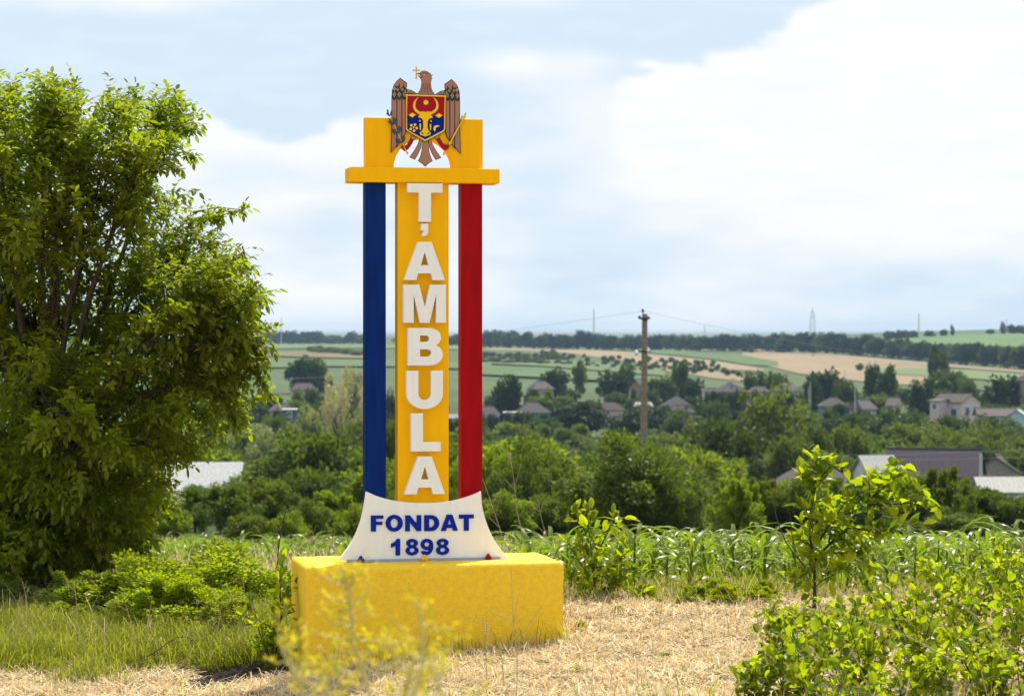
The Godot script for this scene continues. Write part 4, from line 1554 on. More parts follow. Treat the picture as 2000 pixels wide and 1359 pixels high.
# ------------------------------------------------------------------ houses, poles
func house(called: String, label: String, px: float, d: float, w: float, deep: float, wall_h: float, roof_h: float, turn: float, hip: float, wall: Color, roof: Color, ridge_py: float, opt := {}) -> Node3D:
	# stands so that its ridge reaches the given row; ridge along its own x axis; hip = how far the ridge is shortened at each end (0 = gable)
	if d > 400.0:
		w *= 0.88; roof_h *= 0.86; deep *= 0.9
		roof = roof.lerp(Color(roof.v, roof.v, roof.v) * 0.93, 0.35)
	var p := gp(px, d)
	var ridge := EYE - (ridge_py - HORIZON) / FOCAL * d
	p.y = ridge - roof_h - wall_h
	var t := thing(called, label, "house", p, turn, opt.get("group", ""))
	var wm := worn(paint("wall " + str(wall), wall, 0.85), mats["_wall_tex"], 0.3)
	var rm := worn(paint("roof " + str(roof), Color(roof.r * 0.88, roof.g * 0.88, roof.b * 0.88), 0.9, 0.15), mats["_roof_tex"], 0.35)
	var b := Build.new()
	var low := minf(0.0, ground(p.x, p.z) - p.y) - 1.2
	b.box(Vector3(0, (wall_h + low) * 0.5, 0), Vector3(w, wall_h - low, deep))
	if hip <= 0.0:
		for s in [-1.0, 1.0]:
			b.tri(Vector3(s * w * 0.5, wall_h, deep * 0.5), Vector3(s * w * 0.5, wall_h, -deep * 0.5), Vector3(s * w * 0.5, wall_h + roof_h * 0.96, 0), Vector3(s, 0, 0))
	put(b.mesh(), "wall", wm, t)
	b = Build.new()
	var o := 0.35
	var x := w * 0.5 + o
	var z := deep * 0.5 + o
	var rx := x - hip
	var th := 0.10
	for lift in [0.0, th]:
		var e := [Vector3(-x, wall_h - 0.12 + lift, z), Vector3(x, wall_h - 0.12 + lift, z), Vector3(x, wall_h - 0.12 + lift, -z), Vector3(-x, wall_h - 0.12 + lift, -z)]
		var r0 := Vector3(-rx, wall_h + roof_h + lift - th, 0)
		var r1 := Vector3(rx, wall_h + roof_h + lift - th, 0)
		b.quad(e[0], e[1], r1, r0, Vector3(0, 1, 1) if lift > 0 else Vector3(0, -1, -1))
		b.quad(e[2], e[3], r0, r1, Vector3(0, 1, -1) if lift > 0 else Vector3(0, -1, 1))
		if hip > 0.0:
			b.tri(e[1], e[2], r1, Vector3(1, 1, 0) if lift > 0 else Vector3(-1, -1, 0))
			b.tri(e[3], e[0], r0, Vector3(-1, 1, 0) if lift > 0 else Vector3(1, -1, 0))
		elif lift > 0.0:
			for s in [-1.0, 1.0]:
				for zz in [z, -z]:
					var a := Vector3(s * x, wall_h - 0.12, zz)
					var rr := Vector3(s * x, wall_h + roof_h - th, 0)
					b.quad(a, a + Vector3(0, th, 0), rr + Vector3(0, th, 0), rr, Vector3(s, 0, 0))
	for zz in [z, -z]:
		b.quad(Vector3(-x, wall_h - 0.12, zz), Vector3(x, wall_h - 0.12, zz), Vector3(x, wall_h - 0.02, zz), Vector3(-x, wall_h - 0.02, zz), Vector3(0, 0, zz))
	if hip > 0.0:
		for xx in [x, -x]:
			b.quad(Vector3(xx, wall_h - 0.12, -z), Vector3(xx, wall_h - 0.12, z), Vector3(xx, wall_h - 0.02, z), Vector3(xx, wall_h - 0.02, -z), Vector3(xx, 0, 0))
	var rf_ := put(b.mesh(), "roof", rm, t)
	if not opt.get("plain", false):
		b = Build.new()
		b.tube([Vector3(-rx, wall_h + roof_h + 0.02, 0), Vector3(rx, wall_h + roof_h + 0.02, 0)], [0.11, 0.11], 6)
		put(b.mesh(), "ridge_cap", rm, rf_)
	if opt.has("chimney"):
		b = Build.new()
		b.box(Vector3(opt["chimney"], wall_h + roof_h + 0.15, 0.5), Vector3(0.5, 1.5, 0.5), 0.02)
		b.box(Vector3(opt["chimney"], wall_h + roof_h + 0.95, 0.5), Vector3(0.62, 0.12, 0.62), 0.02)
		put(b.mesh(), "chimney", paint("chimney render", lin(0.55, 0.47, 0.38), 0.9), rf_)
	var n: int = opt.get("windows", 2)
	for side in [1.0, -1.0] if opt.get("all_round", false) else [1.0]:
		for k in n:
			var wx := (k + 0.5) / n * w * 0.86 - w * 0.43
			window(t, Vector3(wx, wall_h * 0.56, side * (deep * 0.5)), 0.0, minf(1.2, wall_h * 0.5), opt.get("frame", lin(0.75, 0.75, 0.72)))
	for s in opt.get("gable_windows", []):
		for wz in [-0.22, 0.22]:
			window(t, Vector3(float(s) * w * 0.5, wall_h * 0.62, deep * wz), PI * 0.5, 1.2, opt.get("frame", lin(0.75, 0.75, 0.72)))
	if opt.has("door"):
		b = Build.new()
		b.box(Vector3(opt["door"], 1.0, deep * 0.5 + 0.03), Vector3(0.95, 2.0, 0.08), 0.01)
		var dd := put(b.mesh(), "door", paint("door wood", lin(0.16, 0.09, 0.05), 0.6), t)
		b = Build.new()
		b.ball(Vector3(float(opt["door"]) + 0.35, 1.0, deep * 0.5 + 0.1), Vector3.ONE * 0.04)
		put(b.mesh(), "handle", paint("dull steel", lin(0.28, 0.32, 0.40), 0.5), dd)
	if not opt.get("open", false):
		blocked.append([px - w * 0.42 / d * FOCAL, px + w * 0.42 / d * FOCAL, ridge_py, d, roof_h * 0.6 / d * FOCAL, label])
	return t


func window(t: Node3D, at: Vector3, turn: float, s: float, col: Color) -> void:
	var f := Build.new()
	var bs := Basis(Vector3.UP, turn)
	var o := bs * Vector3(0, 0, 0.04)
	var sg := 1.0
	if turn != 0.0 and at.x < 0.0 or turn == 0.0 and at.z < 0.0:
		sg = -1.0
	for q in [[0, s * 0.5, s, 0.12], [0, -s * 0.5, s, 0.12], [-s * 0.42, 0, 0.12, s], [s * 0.42, 0, 0.12, s], [0, 0, 0.07, s]]:
		f.box(at + o * sg + bs * Vector3(q[0], q[1], 0), bs * Vector3(q[2], q[3], 0.1) if turn == 0.0 else Vector3(0.1, q[3], q[2]))
	var fr := put(f.mesh(), "window", paint("frame " + str(col), col, 0.6), t)
	var g := Build.new()
	g.box(at + o * 0.5 * sg, Vector3(s * 0.8, s * 0.92, 0.05) if turn == 0.0 else Vector3(0.05, s * 0.92, s * 0.8))
	put(g.mesh(), "pane", paint("window glass", lin(0.02, 0.03, 0.04), 0.08), fr)


func make_village() -> void:
	rng.seed = 1203
	mats["_wall_tex"] = noise_tex(0.02, 0.82, 1.0, 61, 256)
	mats["_roof_tex"] = noise_tex(0.02, 0.72, 1.0, 62, 512, 5)
	var slate := lin(0.17, 0.145, 0.155)
	var slate_b := lin(0.19, 0.15, 0.155)
	var slate_c := lin(0.15, 0.135, 0.15)
	var pinkish := lin(0.28, 0.215, 0.205)
	var cream := lin(0.42, 0.38, 0.33)
	var blue := lin(0.09, 0.21, 0.28)
	var teal := lin(0.06, 0.27, 0.33)
	var whitew := lin(0.74, 0.73, 0.70)
	# near houses, right and left
	house("house", "near house with long dark purple grey roof and gable end towards the field at right", 1826, 250, 8.6, 7.0, 2.6, 2.5, -0.30, 0.0, lin(0.36, 0.29, 0.25), lin(0.115, 0.095, 0.12), 877, {"gable_windows": [1]})
	house("shed", "white lean-to roofed shed at the left end of the near dark purple roof", 1712, 248, 3.0, 4.0, 1.9, 1.6, 0.25, 0.0, whitew, lin(0.62, 0.62, 0.60), 889, {"plain": true, "windows": 1})
	house("house", "small grey brown gabled house right of the near dark purple roof", 1950, 268, 3.2, 4.8, 2.3, 1.8, 1.25, 0.0, lin(0.34, 0.29, 0.26), lin(0.2, 0.175, 0.155), 889, {"windows": 1})
	house("shed", "long low shed with bright white roof at the right edge below the houses", 1985, 215, 6.4, 4.0, 1.7, 1.15, 0.04, 0.0, whitew, lin(0.70, 0.69, 0.66), 931, {"plain": true, "windows": 1})
	house("house", "low house with brown grey hipped roof left of the white shed roof", 1592, 225, 6.4, 5.4, 2.2, 1.75, 0.1, 2.6, lin(0.33, 0.29, 0.26), lin(0.20, 0.17, 0.165), 905, {"windows": 2})
	house("barn", "white barn with broad sunlit white roof beside the big tree", 398, 205, 5.6, 5.6, 1.5, 2.1, 0.0, 0.0, whitew, lin(0.80, 0.80, 0.79), 902, {"plain": true, "windows": 1})
	# village in the valley
	house("house", "two storey pale pink house with brown roof and gable windows at right", 1870, 440, 6.6, 6.4, 4.0, 1.7, -0.75, 0.0, lin(0.64, 0.54, 0.52), lin(0.20, 0.155, 0.14), 768, {"gable_windows": [1], "windows": 2, "frame": lin(0.2, 0.3, 0.4)})
	house("annex", "flat pink annex against the left wall of the two storey pink house", 1838, 438, 2.2, 4.0, 2.3, 0.3, -0.75, 0.0, lin(0.60, 0.48, 0.46), pinkish, 779, {"plain": true, "windows": 1})
	house("house", "long low house with pale pink roof right of the two storey house", 1944, 430, 6.8, 5.0, 1.8, 1.4, 0.0, 0.0, cream, pinkish, 797, {"windows": 3})
	house("house", "small house with pale turquoise gable front at the right edge of the village", 1990, 426, 3.4, 5.0, 2.2, 2.0, 1.2, 0.0, lin(0.45, 0.66, 0.66), lin(0.5, 0.7, 0.7), 799, {"windows": 1})
	house("house", "grey roofed house at the far right edge above the turquoise gable", 2014, 560, 6.0, 6.0, 2.0, 1.9, 0.3, 2.0, cream, slate, 729, {})
	house("house", "house with grey hipped roof and blue white walls with teal windows", 1427, 560, 7.8, 7.0, 2.3, 2.2, 0.05, 3.0, lin(0.34, 0.42, 0.48), slate, 748, {"windows": 3, "frame": teal, "chimney": 0.6})
	house("house", "white walled extension with low roof left of the blue white house", 1385, 556, 3.0, 4.0, 2.4, 0.9, 0.0, 0.0, whitew, slate_b, 758, {"windows": 1, "frame": teal})
	house("house", "low grey brown roof just right of the blue white house", 1482, 562, 4.6, 5.0, 2.2, 1.2, 0.0, 1.2, cream, slate_b, 755, {"windows": 1})
	house("house", "house with pale grey hipped roof and porch posts right of the pole", 1538, 540, 7.6, 6.4, 2.2, 1.9, -0.05, 3.0, lin(0.5, 0.52, 0.5), lin(0.22, 0.19, 0.20), 747, {"windows": 2})
	house("house", "broad hipped purple grey roof among dark trees left of the two poles", 1628, 505, 5.9, 5.6, 1.8, 1.9, 0.0, 2.4, blue, slate_b, 776, {"windows": 2})
	house("house", "gabled pinkish roof beside the broad hipped roof in front of the poles", 1686, 500, 3.6, 5.2, 2.0, 2.0, 0.45, 0.6, cream, lin(0.23, 0.19, 0.20), 781, {"windows": 1})
	house("house", "small pinkish roof corner left of the dark round tree", 1747, 500, 2.6, 4.2, 2.0, 1.9, -0.3, 0.4, cream, pinkish, 776, {"windows": 1})
	house("house", "large hipped purple roof behind the concrete pole, to its right", 1322, 520, 8.0, 7.4, 2.2, 2.9, 0.05, 3.8, cream, slate, 773, {"windows": 2})
	house("house", "lower purple brown roof in front of the large hipped roof", 1330, 508, 5.0, 4.0, 1.6, 1.6, 0.2, 1.0, cream, slate_b, 791, {"windows": 1})
	house("house", "steep reddish gable close behind the concrete pole", 1246, 585, 2.8, 4.0, 2.6, 2.4, 1.1, 0.0, pinkish, lin(0.22, 0.155, 0.155), 741, {"windows": 1})
	house("house", "low pale pink roof crossed by the concrete pole", 1257, 515, 3.6, 3.6, 1.6, 0.9, 0.0, 0.3, whitew, lin(0.62, 0.52, 0.50), 785, {"plain": true, "windows": 1})
	house("house", "purple brown roof with a thin chimney left of the concrete pole", 1190, 520, 6.4, 5.4, 2.2, 1.9, 0.15, 2.0, cream, lin(0.17, 0.13, 0.14), 785, {"windows": 2, "chimney": -1.6})
	house("house", "small brown roof in front of the roof with the thin chimney", 1202, 500, 3.8, 4.0, 1.5, 1.6, 0.4, 0.8, lin(0.5, 0.44, 0.4), lin(0.18, 0.13, 0.13), 802, {"windows": 1})
	house("house", "house with grey hipped roof, teal walls and a pale chimney", 1041, 520, 7.6, 6.0, 2.3, 2.4, 0.06, 3.0, teal, lin(0.19, 0.165, 0.18), 785, {"windows": 2, "frame": lin(0.2, 0.5, 0.5), "chimney": -2.2})
	house("shed", "brown shed with flat pale roof left of the teal walled house", 1003, 505, 3.8, 3.6, 2.3, 0.25, -0.1, 0.0, lin(0.13, 0.10, 0.07), lin(0.55, 0.58, 0.58), 803, {"plain": true, "windows": 1, "door": -0.9})
	house("house", "purple roofed house partly behind the red post", 952, 520, 4.6, 5.0, 2.0, 2.0, 0.2, 1.2, blue, slate_b, 793, {"windows": 2})
	house("shed", "small bright blue shed beside the purple roof right of the red post", 963, 508, 2.0, 2.5, 1.6, 0.3, 0.0, 0.0, lin(0.03, 0.16, 0.36), lin(0.05, 0.17, 0.34), 811, {"plain": true, "windows": 1})
	house("house", "pinkish grey building seen between the yellow and red posts", 884, 480, 4.0, 5.0, 2.4, 0.9, 0.1, 0.0, lin(0.46, 0.40, 0.41), lin(0.42, 0.44, 0.48), 808, {"windows": 1})
	house("house", "grey hipped roof high among trees left of the tall oval tree", 1056, 590, 5.2, 5.6, 2.0, 2.1, 0.3, 1.6, cream, lin(0.22, 0.19, 0.20), 744, {"windows": 1})
	house("house", "grey purple slope of a roof half hidden by the dark tree", 1130, 525, 4.6, 4.6, 2.0, 2.0, 0.5, 1.0, cream, lin(0.2, 0.165, 0.185), 785, {"windows": 1})
	house("house", "dark purple roof above the blue shelter near the left tree", 592, 560, 5.6, 5.6, 2.0, 1.7, 0.2, 1.2, cream, lin(0.17, 0.135, 0.16), 748, {"windows": 2})
	house("shed", "small blue fronted shelter with flat white roof near the left tree", 566, 455, 2.3, 2.4, 2.0, 0.22, 0.0, 0.0, lin(0.03, 0.09, 0.24), whitew, 797, {"plain": true, "windows": 1})
	house("house", "small purple roof behind the blue shelter", 548, 500, 3.2, 4.0, 1.9, 1.6, -0.4, 0.6, cream, lin(0.22, 0.17, 0.20), 788, {"windows": 1})
	house("house", "low purple slope under the pale willow left of the blue post", 588, 372, 1.8, 3.0, 1.5, 0.9, 0.6, 0.2, pinkish, slate, 818, {"windows": 1})


func pole(called: String, label: String, px: float, d: float, top_py: float, r: float, mat: Material, cat := "utility pole", group := "") -> Node3D:
	var p := gp(px, d)
	var h := EYE - (top_py - HORIZON) / FOCAL * d - p.y
	var t := thing(called, label, cat, p, 0.0, group)
	var b := Build.new()
	b.tube([Vector3(0, -0.4, 0), Vector3(0, h * 0.5, 0), Vector3(0, h, 0)], [r * 1.15, r, r * 0.8], 8)
	put(b.mesh(), "shaft", mat, t)
	return t


func make_poles() -> void:
	rng.seed = 71
	var concrete := worn(paint("weathered concrete", lin(0.34, 0.27, 0.20), 0.9, 0.3), noise_tex(0.03, 0.7, 1.0, 71, 256, 5), 0.8)
	var pale := paint("pale concrete", lin(0.5, 0.48, 0.44), 0.9)
	var iron := paint("black iron", lin(0.015, 0.015, 0.017), 0.6)
	var china := paint("white porcelain", lin(0.8, 0.8, 0.78), 0.25)
	# the near pole
	var d := 88.0
	var base := gp(1256.5, d)
	var h := EYE - (614.0 - HORIZON) / FOCAL * d - base.y
	var t := thing("utility_pole", "weathered concrete utility pole with iron brackets behind the big dark bush", "utility pole", base)
	var b := Build.new()
	var pts: Array = []
	var rr: Array = []
	for k in 9:
		pts.append(Vector3(0.055 * k / 8.0, h * k / 8.0, 0))
		rr.append(0.150 - 0.055 * k / 8.0)
	b.tube(pts, rr, 10)
	b.tube([Vector3(0.055, h - 0.16, 0), Vector3(0.055, h + 0.02, 0)], [0.085, 0.085], 8)
	put(b.mesh(), "shaft", concrete, t)
	b = Build.new()
	b.box(Vector3(0.05, h - 0.14, 0.1), Vector3(0.36, 0.05, 0.05), 0.008)
	b.box(Vector3(-0.13, h - 0.10, 0.1), Vector3(0.10, 0.10, 0.04), 0.008, Basis(Vector3(0, 0, 1), 0.6))
	b.box(Vector3(0.19, h - 0.11, 0.1), Vector3(0.10, 0.06, 0.04), 0.008, Basis(Vector3(0, 0, 1), -0.6))
	b.box(Vector3(0.05, h - 0.17, 0.1), Vector3(0.24, 0.05, 0.06), 0.008)
	put(b.mesh(), "top_bracket", iron, t)
	b = Build.new()
	b.tube([Vector3(0.0, h, 0), Vector3(0.0, h + 0.07, 0)], [0.014, 0.014], 6)
	b.ball(Vector3(-0.01, h + 0.10, 0), Vector3(0.05, 0.045, 0.05))
	b.ball(Vector3(-0.02, h + 0.16, 0), Vector3(0.045, 0.035, 0.045))
	put(b.mesh(), "pin_insulator", iron, t)
	b = Build.new()
	var yb := h - 1.27
	b.box(Vector3(0.03, yb, 0.11), Vector3(0.46, 0.05, 0.05), 0.008)
	put(b.mesh(), "lower_bracket", iron, t)
	for q in [[-0.24, -0.06, 0.075], [0.17, 0.03, 0.055]]:
		b = Build.new()
		b.ball(Vector3(q[0], yb + q[1], 0.16), Vector3(q[2], q[2] * 1.1, q[2]))
		b.ball(Vector3(q[0], yb + float(q[1]) + 0.07, 0.16), Vector3(float(q[2]) * 0.6, 0.04, float(q[2]) * 0.6))
		put(b.mesh(), "insulator", china, t)
	# its wires
	var at := base + Vector3(0.0, h + 0.12, 0)
	wire("overhead_wire", "thin overhead wire running left from the top of the concrete pole", at, air(-200, 700, 150), 1.0, 0.0045)
	wire("overhead_wire", "thin overhead wire running right from the top of the concrete pole", at, air(2300, 690, 150), 1.2, 0.0045)
	# village poles
	for q in [[1230, 560, 765, 0.11, "short thin pole left of the concrete pole, among dark trees"], [1580, 520, 757, 0.11, "leaning thin pole left of the dark tree row by the pale hipped roof"], [1583.5, 516, 745, 0.12, "pale footed pole by the pale hipped roof"], [1671, 480, 745, 0.12, "pale pole standing between the two purple roofs"],
			[1651, 640, 722, 0.12, "slim pole leaning in the beige field behind the dark trees"], [1561, 235, 889, 0.16, "white post behind the low brown hipped roof"], [1917, 245, 886, 0.2, "white pole at the gable of the near purple roof"], [1734, 430, 830, 0.1, "thin pole low among the trees below the long pink roof"], [1345, 600, 735, 0.1, "thin grey pole in the round tree right of the concrete pole"]]:
		pole("thin_pole", q[4], q[0], q[1], q[2], q[3] * 0.8, pale)
	# far poles on the ridge
	pole("ridge_pole", "tall pale far pole rising above the tree belt left of the concrete pole", 1160, 1950, 604, 0.5, pale)
	pole("ridge_pole", "faint far pole above the tree belt right of the concrete pole", 1376.5, 2100, 636, 0.42, pale)
	pole("ridge_pole", "pale pole on the right skyline beside the dark hedge", 1795.5, 1640, 612, 0.42, pale)
	pole("ridge_pole", "faint far pole on the skyline left of the blue post", 549, 2100, 620, 0.3, pale)
	pole("ridge_pole", "left one of two faint poles among trees at the right end of the skyline", 1957, 1750, 626, 0.5, pale)
	pole("ridge_pole", "right one of two faint poles among trees at the right end of the skyline", 1967, 1750, 624, 0.3, pale)
	# lattice pylon
	d = 1900.0
	base = gp(1587.5, d)
	h = EYE - (599.0 - HORIZON) / FOCAL * d - base.y
	t = thing("lattice_pylon", "pale steel lattice pylon standing behind the tree belt", "pylon", base)
	var steel := paint("pale steel", lin(0.42, 0.45, 0.47), 0.5)
	b = Build.new()
	var wl := 2.1
	for sx in [-1.0, 1.0]:
		for sz in [-1.0, 1.0]:
			b.tube([Vector3(sx * wl, 0, sz * wl), Vector3(sx * wl * 0.8, h * 0.62, sz * wl * 0.8), Vector3(0, h, 0)], [0.15, 0.13, 0.10], 5)
	put(b.mesh(), "leg_frame", steel, t)
	b = Build.new()
	for k in 9:
		var y0 := h * k / 10.0
		var y1 := h * (k + 1) / 10.0
		var w0 := wl * (1.0 - 0.2 * k / 6.0) if k < 7 else wl * 0.8 * (10 - k) / 4.0
		var w1 := wl * (1.0 - 0.2 * (k + 1) / 6.0) if k < 6 else wl * 0.8 * (9 - k) / 4.0
		for s in [-1.0, 1.0]:
			b.tube([Vector3(-w0, y0, s * w0), Vector3(w1, y1, s * w1)], [0.06, 0.06], 4)
			b.tube([Vector3(w0, y0, s * w0), Vector3(-w1, y1, s * w1)], [0.06, 0.06], 4)
			b.tube([Vector3(-w1, y1, s * w1), Vector3(w1, y1, s * w1)], [0.06, 0.06], 4)
	put(b.mesh(), "bracing", steel, t)
	for q in [0.72, 0.84]:
		b = Build.new()
		b.tube([Vector3(-2.2, h * q, 0), Vector3(2.2, h * q, 0)], [0.15, 0.15], 5)
		put(b.mesh(), "cross_arm", steel, t)
	# low wires by the near houses and over the left slope
	wire("overhead_wire", "upper of two dark wires passing above the near purple roof", air(1380, 888, 236), air(2250, 862, 236), 0.5, 0.012)
	wire("overhead_wire", "lower of two dark wires passing above the near purple roof", air(1380, 894, 236), air(2250, 880, 236), 0.5, 0.012)
	wire("overhead_wire", "pale wire over the dark trees on the left slope", air(380, 735, 420), air(860, 716, 420), 1.0, 0.03)


func wire(called: String, label: String, a: Vector3, e: Vector3, sag: float, r: float) -> void:
	var pts: Array = []
	var rr: Array = []
	for k in 25:
		var f := k / 24.0
		pts.append(a.lerp(e, f) - Vector3(0, sag * 4.0 * f * (1.0 - f), 0))
		rr.append(r)
	var b := Build.new()
	b.tube(pts, rr, 5)
	var o := put(b.mesh(), called, paint("wire", lin(0.25, 0.26, 0.28), 0.6), self)
	tag(o, label, "wire")


# ------------------------------------------------------------------ far and middle trees
func zone(px: float) -> String:
	if px < 530.0:
		return "behind the big left tree"
	if px < 715.0:
		return "left of the blue post"
	if px < 945.0:
		return "behind the monument"
	if px < 1110.0:
		return "just right of the red post"
	if px < 1255.0:
		return "just left of the concrete pole"
	if px < 1420.0:
		return "just right of the concrete pole"
	if px < 1600.0:
		return "left of and under the pylon"
	if px < 1800.0:
		return "right of the pylon"
	if px < 2000.0:
		return "near the right edge"
	return "past the right edge"


func short(t: String) -> String:
	var w := t.split(" ")
	return " ".join(w.slice(0, mini(w.size(), 11)))


func clear_of(px: float, half: float, top: float, d: float) -> bool:
	for q in blocked:
		if float(q[3]) > d and px + half > float(q[0]) and px - half < float(q[1]) and top < float(q[2]) + float(q[4]):
			return false
	return true


func make_fields() -> void:
	var wheat := Color(0.235, 0.185, 0.12)
	var wheat2 := Color(0.22, 0.175, 0.105)
	var green := Color(0.088, 0.13, 0.055)
	var pale := Color(0.125, 0.165, 0.075)
	var mauve := Color(0.22, 0.175, 0.12)
	field("narrow pale wheat field under the tree belt in the middle of the slope", [[945, 680], [1030, 679.5], [1130, 682], [1250, 690], [1380, 703], [1460, 715], [1492, 722]], [[945, 682.5], [1040, 686], [1110, 690], [1190, 701], [1300, 716], [1420, 722], [1492, 726]], wheat)
	field("thin lower wheat strip below the orchard rows", [[1262, 719], [1330, 720], [1400, 727], [1470, 738]], [[1262, 721.5], [1330, 729], [1400, 741], [1470, 748]], wheat2)
	field("broad pale wheat field on the right slope", [[1450, 690], [1520, 686.5], [1620, 690], [1700, 700], [1800, 712], [1850, 722]], [[1450, 706], [1500, 716], [1560, 731], [1640, 741], [1740, 753], [1850, 752]], wheat)
	field("dull mauve fallow strip along the foot of the tree belt", [[1330, 685], [1500, 683], [1640, 694], [1780, 706], [1900, 716], [2040, 727]], [[1330, 687], [1500, 686], [1640, 700], [1780, 713], [1900, 722], [2040, 733]], mauve)
	field("green crop strip between the wheat fields", [[1250, 684.5], [1330, 687], [1400, 690], [1448, 694], [1520, 708]], [[1250, 689], [1330, 696], [1400, 704], [1460, 714], [1520, 717]], green)
	field("pale green crop on the right slope below the belt", [[1700, 722], [1800, 722], [1900, 724], [2040, 736]], [[1700, 731], [1800, 736], [1900, 742], [2040, 752]], pale)
	field("green crop on the right hillside behind the tree belt", [[1640, 664], [1760, 658], [1880, 655.5], [2060, 655]], [[1640, 674], [1760, 683], [1880, 690], [2060, 700]], green * 1.25, "field", 0.8)
	field("pale green crop on the far left slope", [[490, 674], [600, 673.5], [712, 674], [900, 676]], [[490, 683], [600, 682], [712, 681], [900, 684]], pale)
	field("dull reddish grass strip on the left slope", [[520, 690], [620, 689], [720, 692]], [[520, 697], [620, 700], [720, 702]], Color(0.17, 0.135, 0.07))
	field("green crop strip on the left slope above the village trees", [[490, 705], [640, 704], [800, 706], [960, 712]], [[490, 722], [640, 718], [800, 719], [960, 726]], green)
	field("pale green crop in the middle of the slope", [[940, 702], [1060, 704], [1180, 712], [1300, 724]], [[940, 712], [1060, 718], [1180, 728], [1300, 738]], pale * 0.9)
	field("green crop in the middle of the slope above the roofs", [[940, 716], [1060, 721], [1180, 731], [1300, 741]], [[940, 735], [1060, 741], [1180, 748], [1300, 752]], green)


func make_far_trees() -> void:
	rng.seed = 505
	# the belt along the ridge: foot and crown lines in the picture, with its distance
	var foot := [[480, 672, 1900], [720, 672, 1900], [900, 676, 1850], [950, 679, 1800], [1130, 683, 1700], [1300, 685, 1600], [1500, 687, 1450], [1640, 692, 1330], [1780, 702, 1200], [1900, 714, 1080], [2060, 727, 980]]
	var tops := [[480, 655], [528, 650], [600, 648], [660, 656], [690, 645], [720, 654], [760, 660], [890, 655], [950, 650], [1030, 648], [1045, 662], [1065, 646], [1090, 652], [1130, 649], [1200, 656], [1300, 654], [1400, 657], [1500, 656], [1570, 650], [1640, 656], [1700, 660], [1750, 664], [1800, 668], [1850, 672], [1920, 676], [2060, 678]]
	var px := 485.0
	while px < 2050.0:
		var fd := 0.0
		var fy := 0.0
		for k in foot.size() - 1:
			if px >= foot[k][0] and px <= foot[k + 1][0]:
				var f: float = (px - foot[k][0]) / (foot[k + 1][0] - foot[k][0])
				fd = lerpf(foot[k][2], foot[k + 1][2], f)
				fy = lerpf(foot[k][1], foot[k + 1][1], f)
		var top := line_at(tops, px) + rf(-4.0, 6.0)
		var p := hit(px, fy, 800.0)
		var d := -p.z
		var h := EYE - (top - HORIZON) / FOCAL * d - p.y
		var w := rf(24, 40) / FOCAL * d
		if px > 1600.0:
			w *= 1.25
		if not (px > 735 and px < 775):
			var lbl: String = "dark tree of the ridge belt " + zone(px)
			plant("belt_tree", lbl, "tree", p, w, maxf(h, 5.0), ["far0", "far1", "far2"][rng.randi() % 3], ["leaf dark", "leaf ridge", "leaf ridge"][rng.randi() % 3], "trees of the ridge belt", "limbs1")
		px += rf(10, 19)
	# trees on the right skyline
	for q in [[1692, 652, 24, "tree2", "low dark tree where the belt meets the right skyline"], [1738, 646, 26, "far1", "left end of the dark hedge on the right skyline"], [1762, 645, 28, "far0", "middle tree of the dark hedge on the right skyline"], [1784, 646, 24, "far2", "right end of the dark hedge on the right skyline"], [1818, 646, 22, "far0", "lone low tree right of the skyline hedge"], [1844, 643, 15, "far1", "small round tree alone on the right skyline"], [1861, 637, 14, "cone0", "small pointed tree alone on the right skyline"], [1936, 643, 16, "far2", "round tree left of the pair of poles on the right skyline"],
			[1960, 632, 18, "cone0", "tallest pointed tree near the pair of poles on the right skyline"], [1978, 634, 22, "far1", "dark tree right of the pair of poles on the right skyline"], [1996, 636, 26, "far0", "dark tree at the very end of the right skyline"], [2022, 634, 30, "far2", "dark tree just past the end of the right skyline"]]:
		by_picture("skyline_tree", q[4], "tree", q[0], q[1], q[2], 1700.0, q[3], "leaf deep", "", "limbs1")
	# pale far trees behind the belt on the left
	for q in [[540, 655, 30], [575, 654, 30], [640, 655, 34], [780, 660, 30]]:
		by_picture("far_tree", "hazy far tree behind the ridge at left", "tree", q[0], q[1], q[2], 2300.0, "far0", "leaf dark", "hazy trees behind the ridge", "limbs1")
	# orchard on the middle slope
	for r in 5:
		for k in 17:
			var x := 1060.0 + k * 21.0 + r * 12.0 + rf(-5, 5)
			var y := 690.0 + r * 5.0 + (x - 1060.0) * 0.060 + rf(-1, 1)
			if x < 1130 and r > 2 or rng.randf() < 0.28:
				continue
			var p := hit(x, y + 3.0, 700.0)
			var s := rf(7, 13) / FOCAL * -p.z
			plant("orchard_tree", "small round orchard tree in the %s row on the middle slope" % ["topmost", "second", "middle", "fourth", "lowest"][r], "tree", p, s * 1.1, s, ["far0", "far1", "far2"][rng.randi() % 3], "leaf dark", "orchard trees on the slope", "limbs1")
	# rows of bushes on the slope left of the orchard
	for r in 3:
		for k in 14:
			var x := 930.0 + k * 14.0 + rf(-5, 5)
			var y := 697.0 + r * 6.5 + k * 0.25 + rf(-1, 1)
			var p := hit(x, y, 700.0)
			var s := rf(8, 14) / FOCAL * -p.z
			plant("slope_bush", "dark bush in the hedge rows on the middle slope", "bush", p, s * 1.5, s * 0.9, ["far0", "far1", "far2"][rng.randi() % 3], "leaf dark", "bushes of the slope hedge rows", "limbs1")
	for k in 16:
		var x := 606.0 + k * 7.5 + rf(-3, 3)
		var p := hit(x, 688.0 + k * 0.6 + rf(-2, 2), 700.0)
		var s := rf(10, 15) / FOCAL * -p.z
		plant("slope_bush", "dark bush in the hedge on the left slope beside the blue post", "bush", p, s * 1.6, s * 0.9, ["far0", "far1", "far2"][rng.randi() % 3], "leaf mid", "bushes of the left slope hedge", "limbs1")
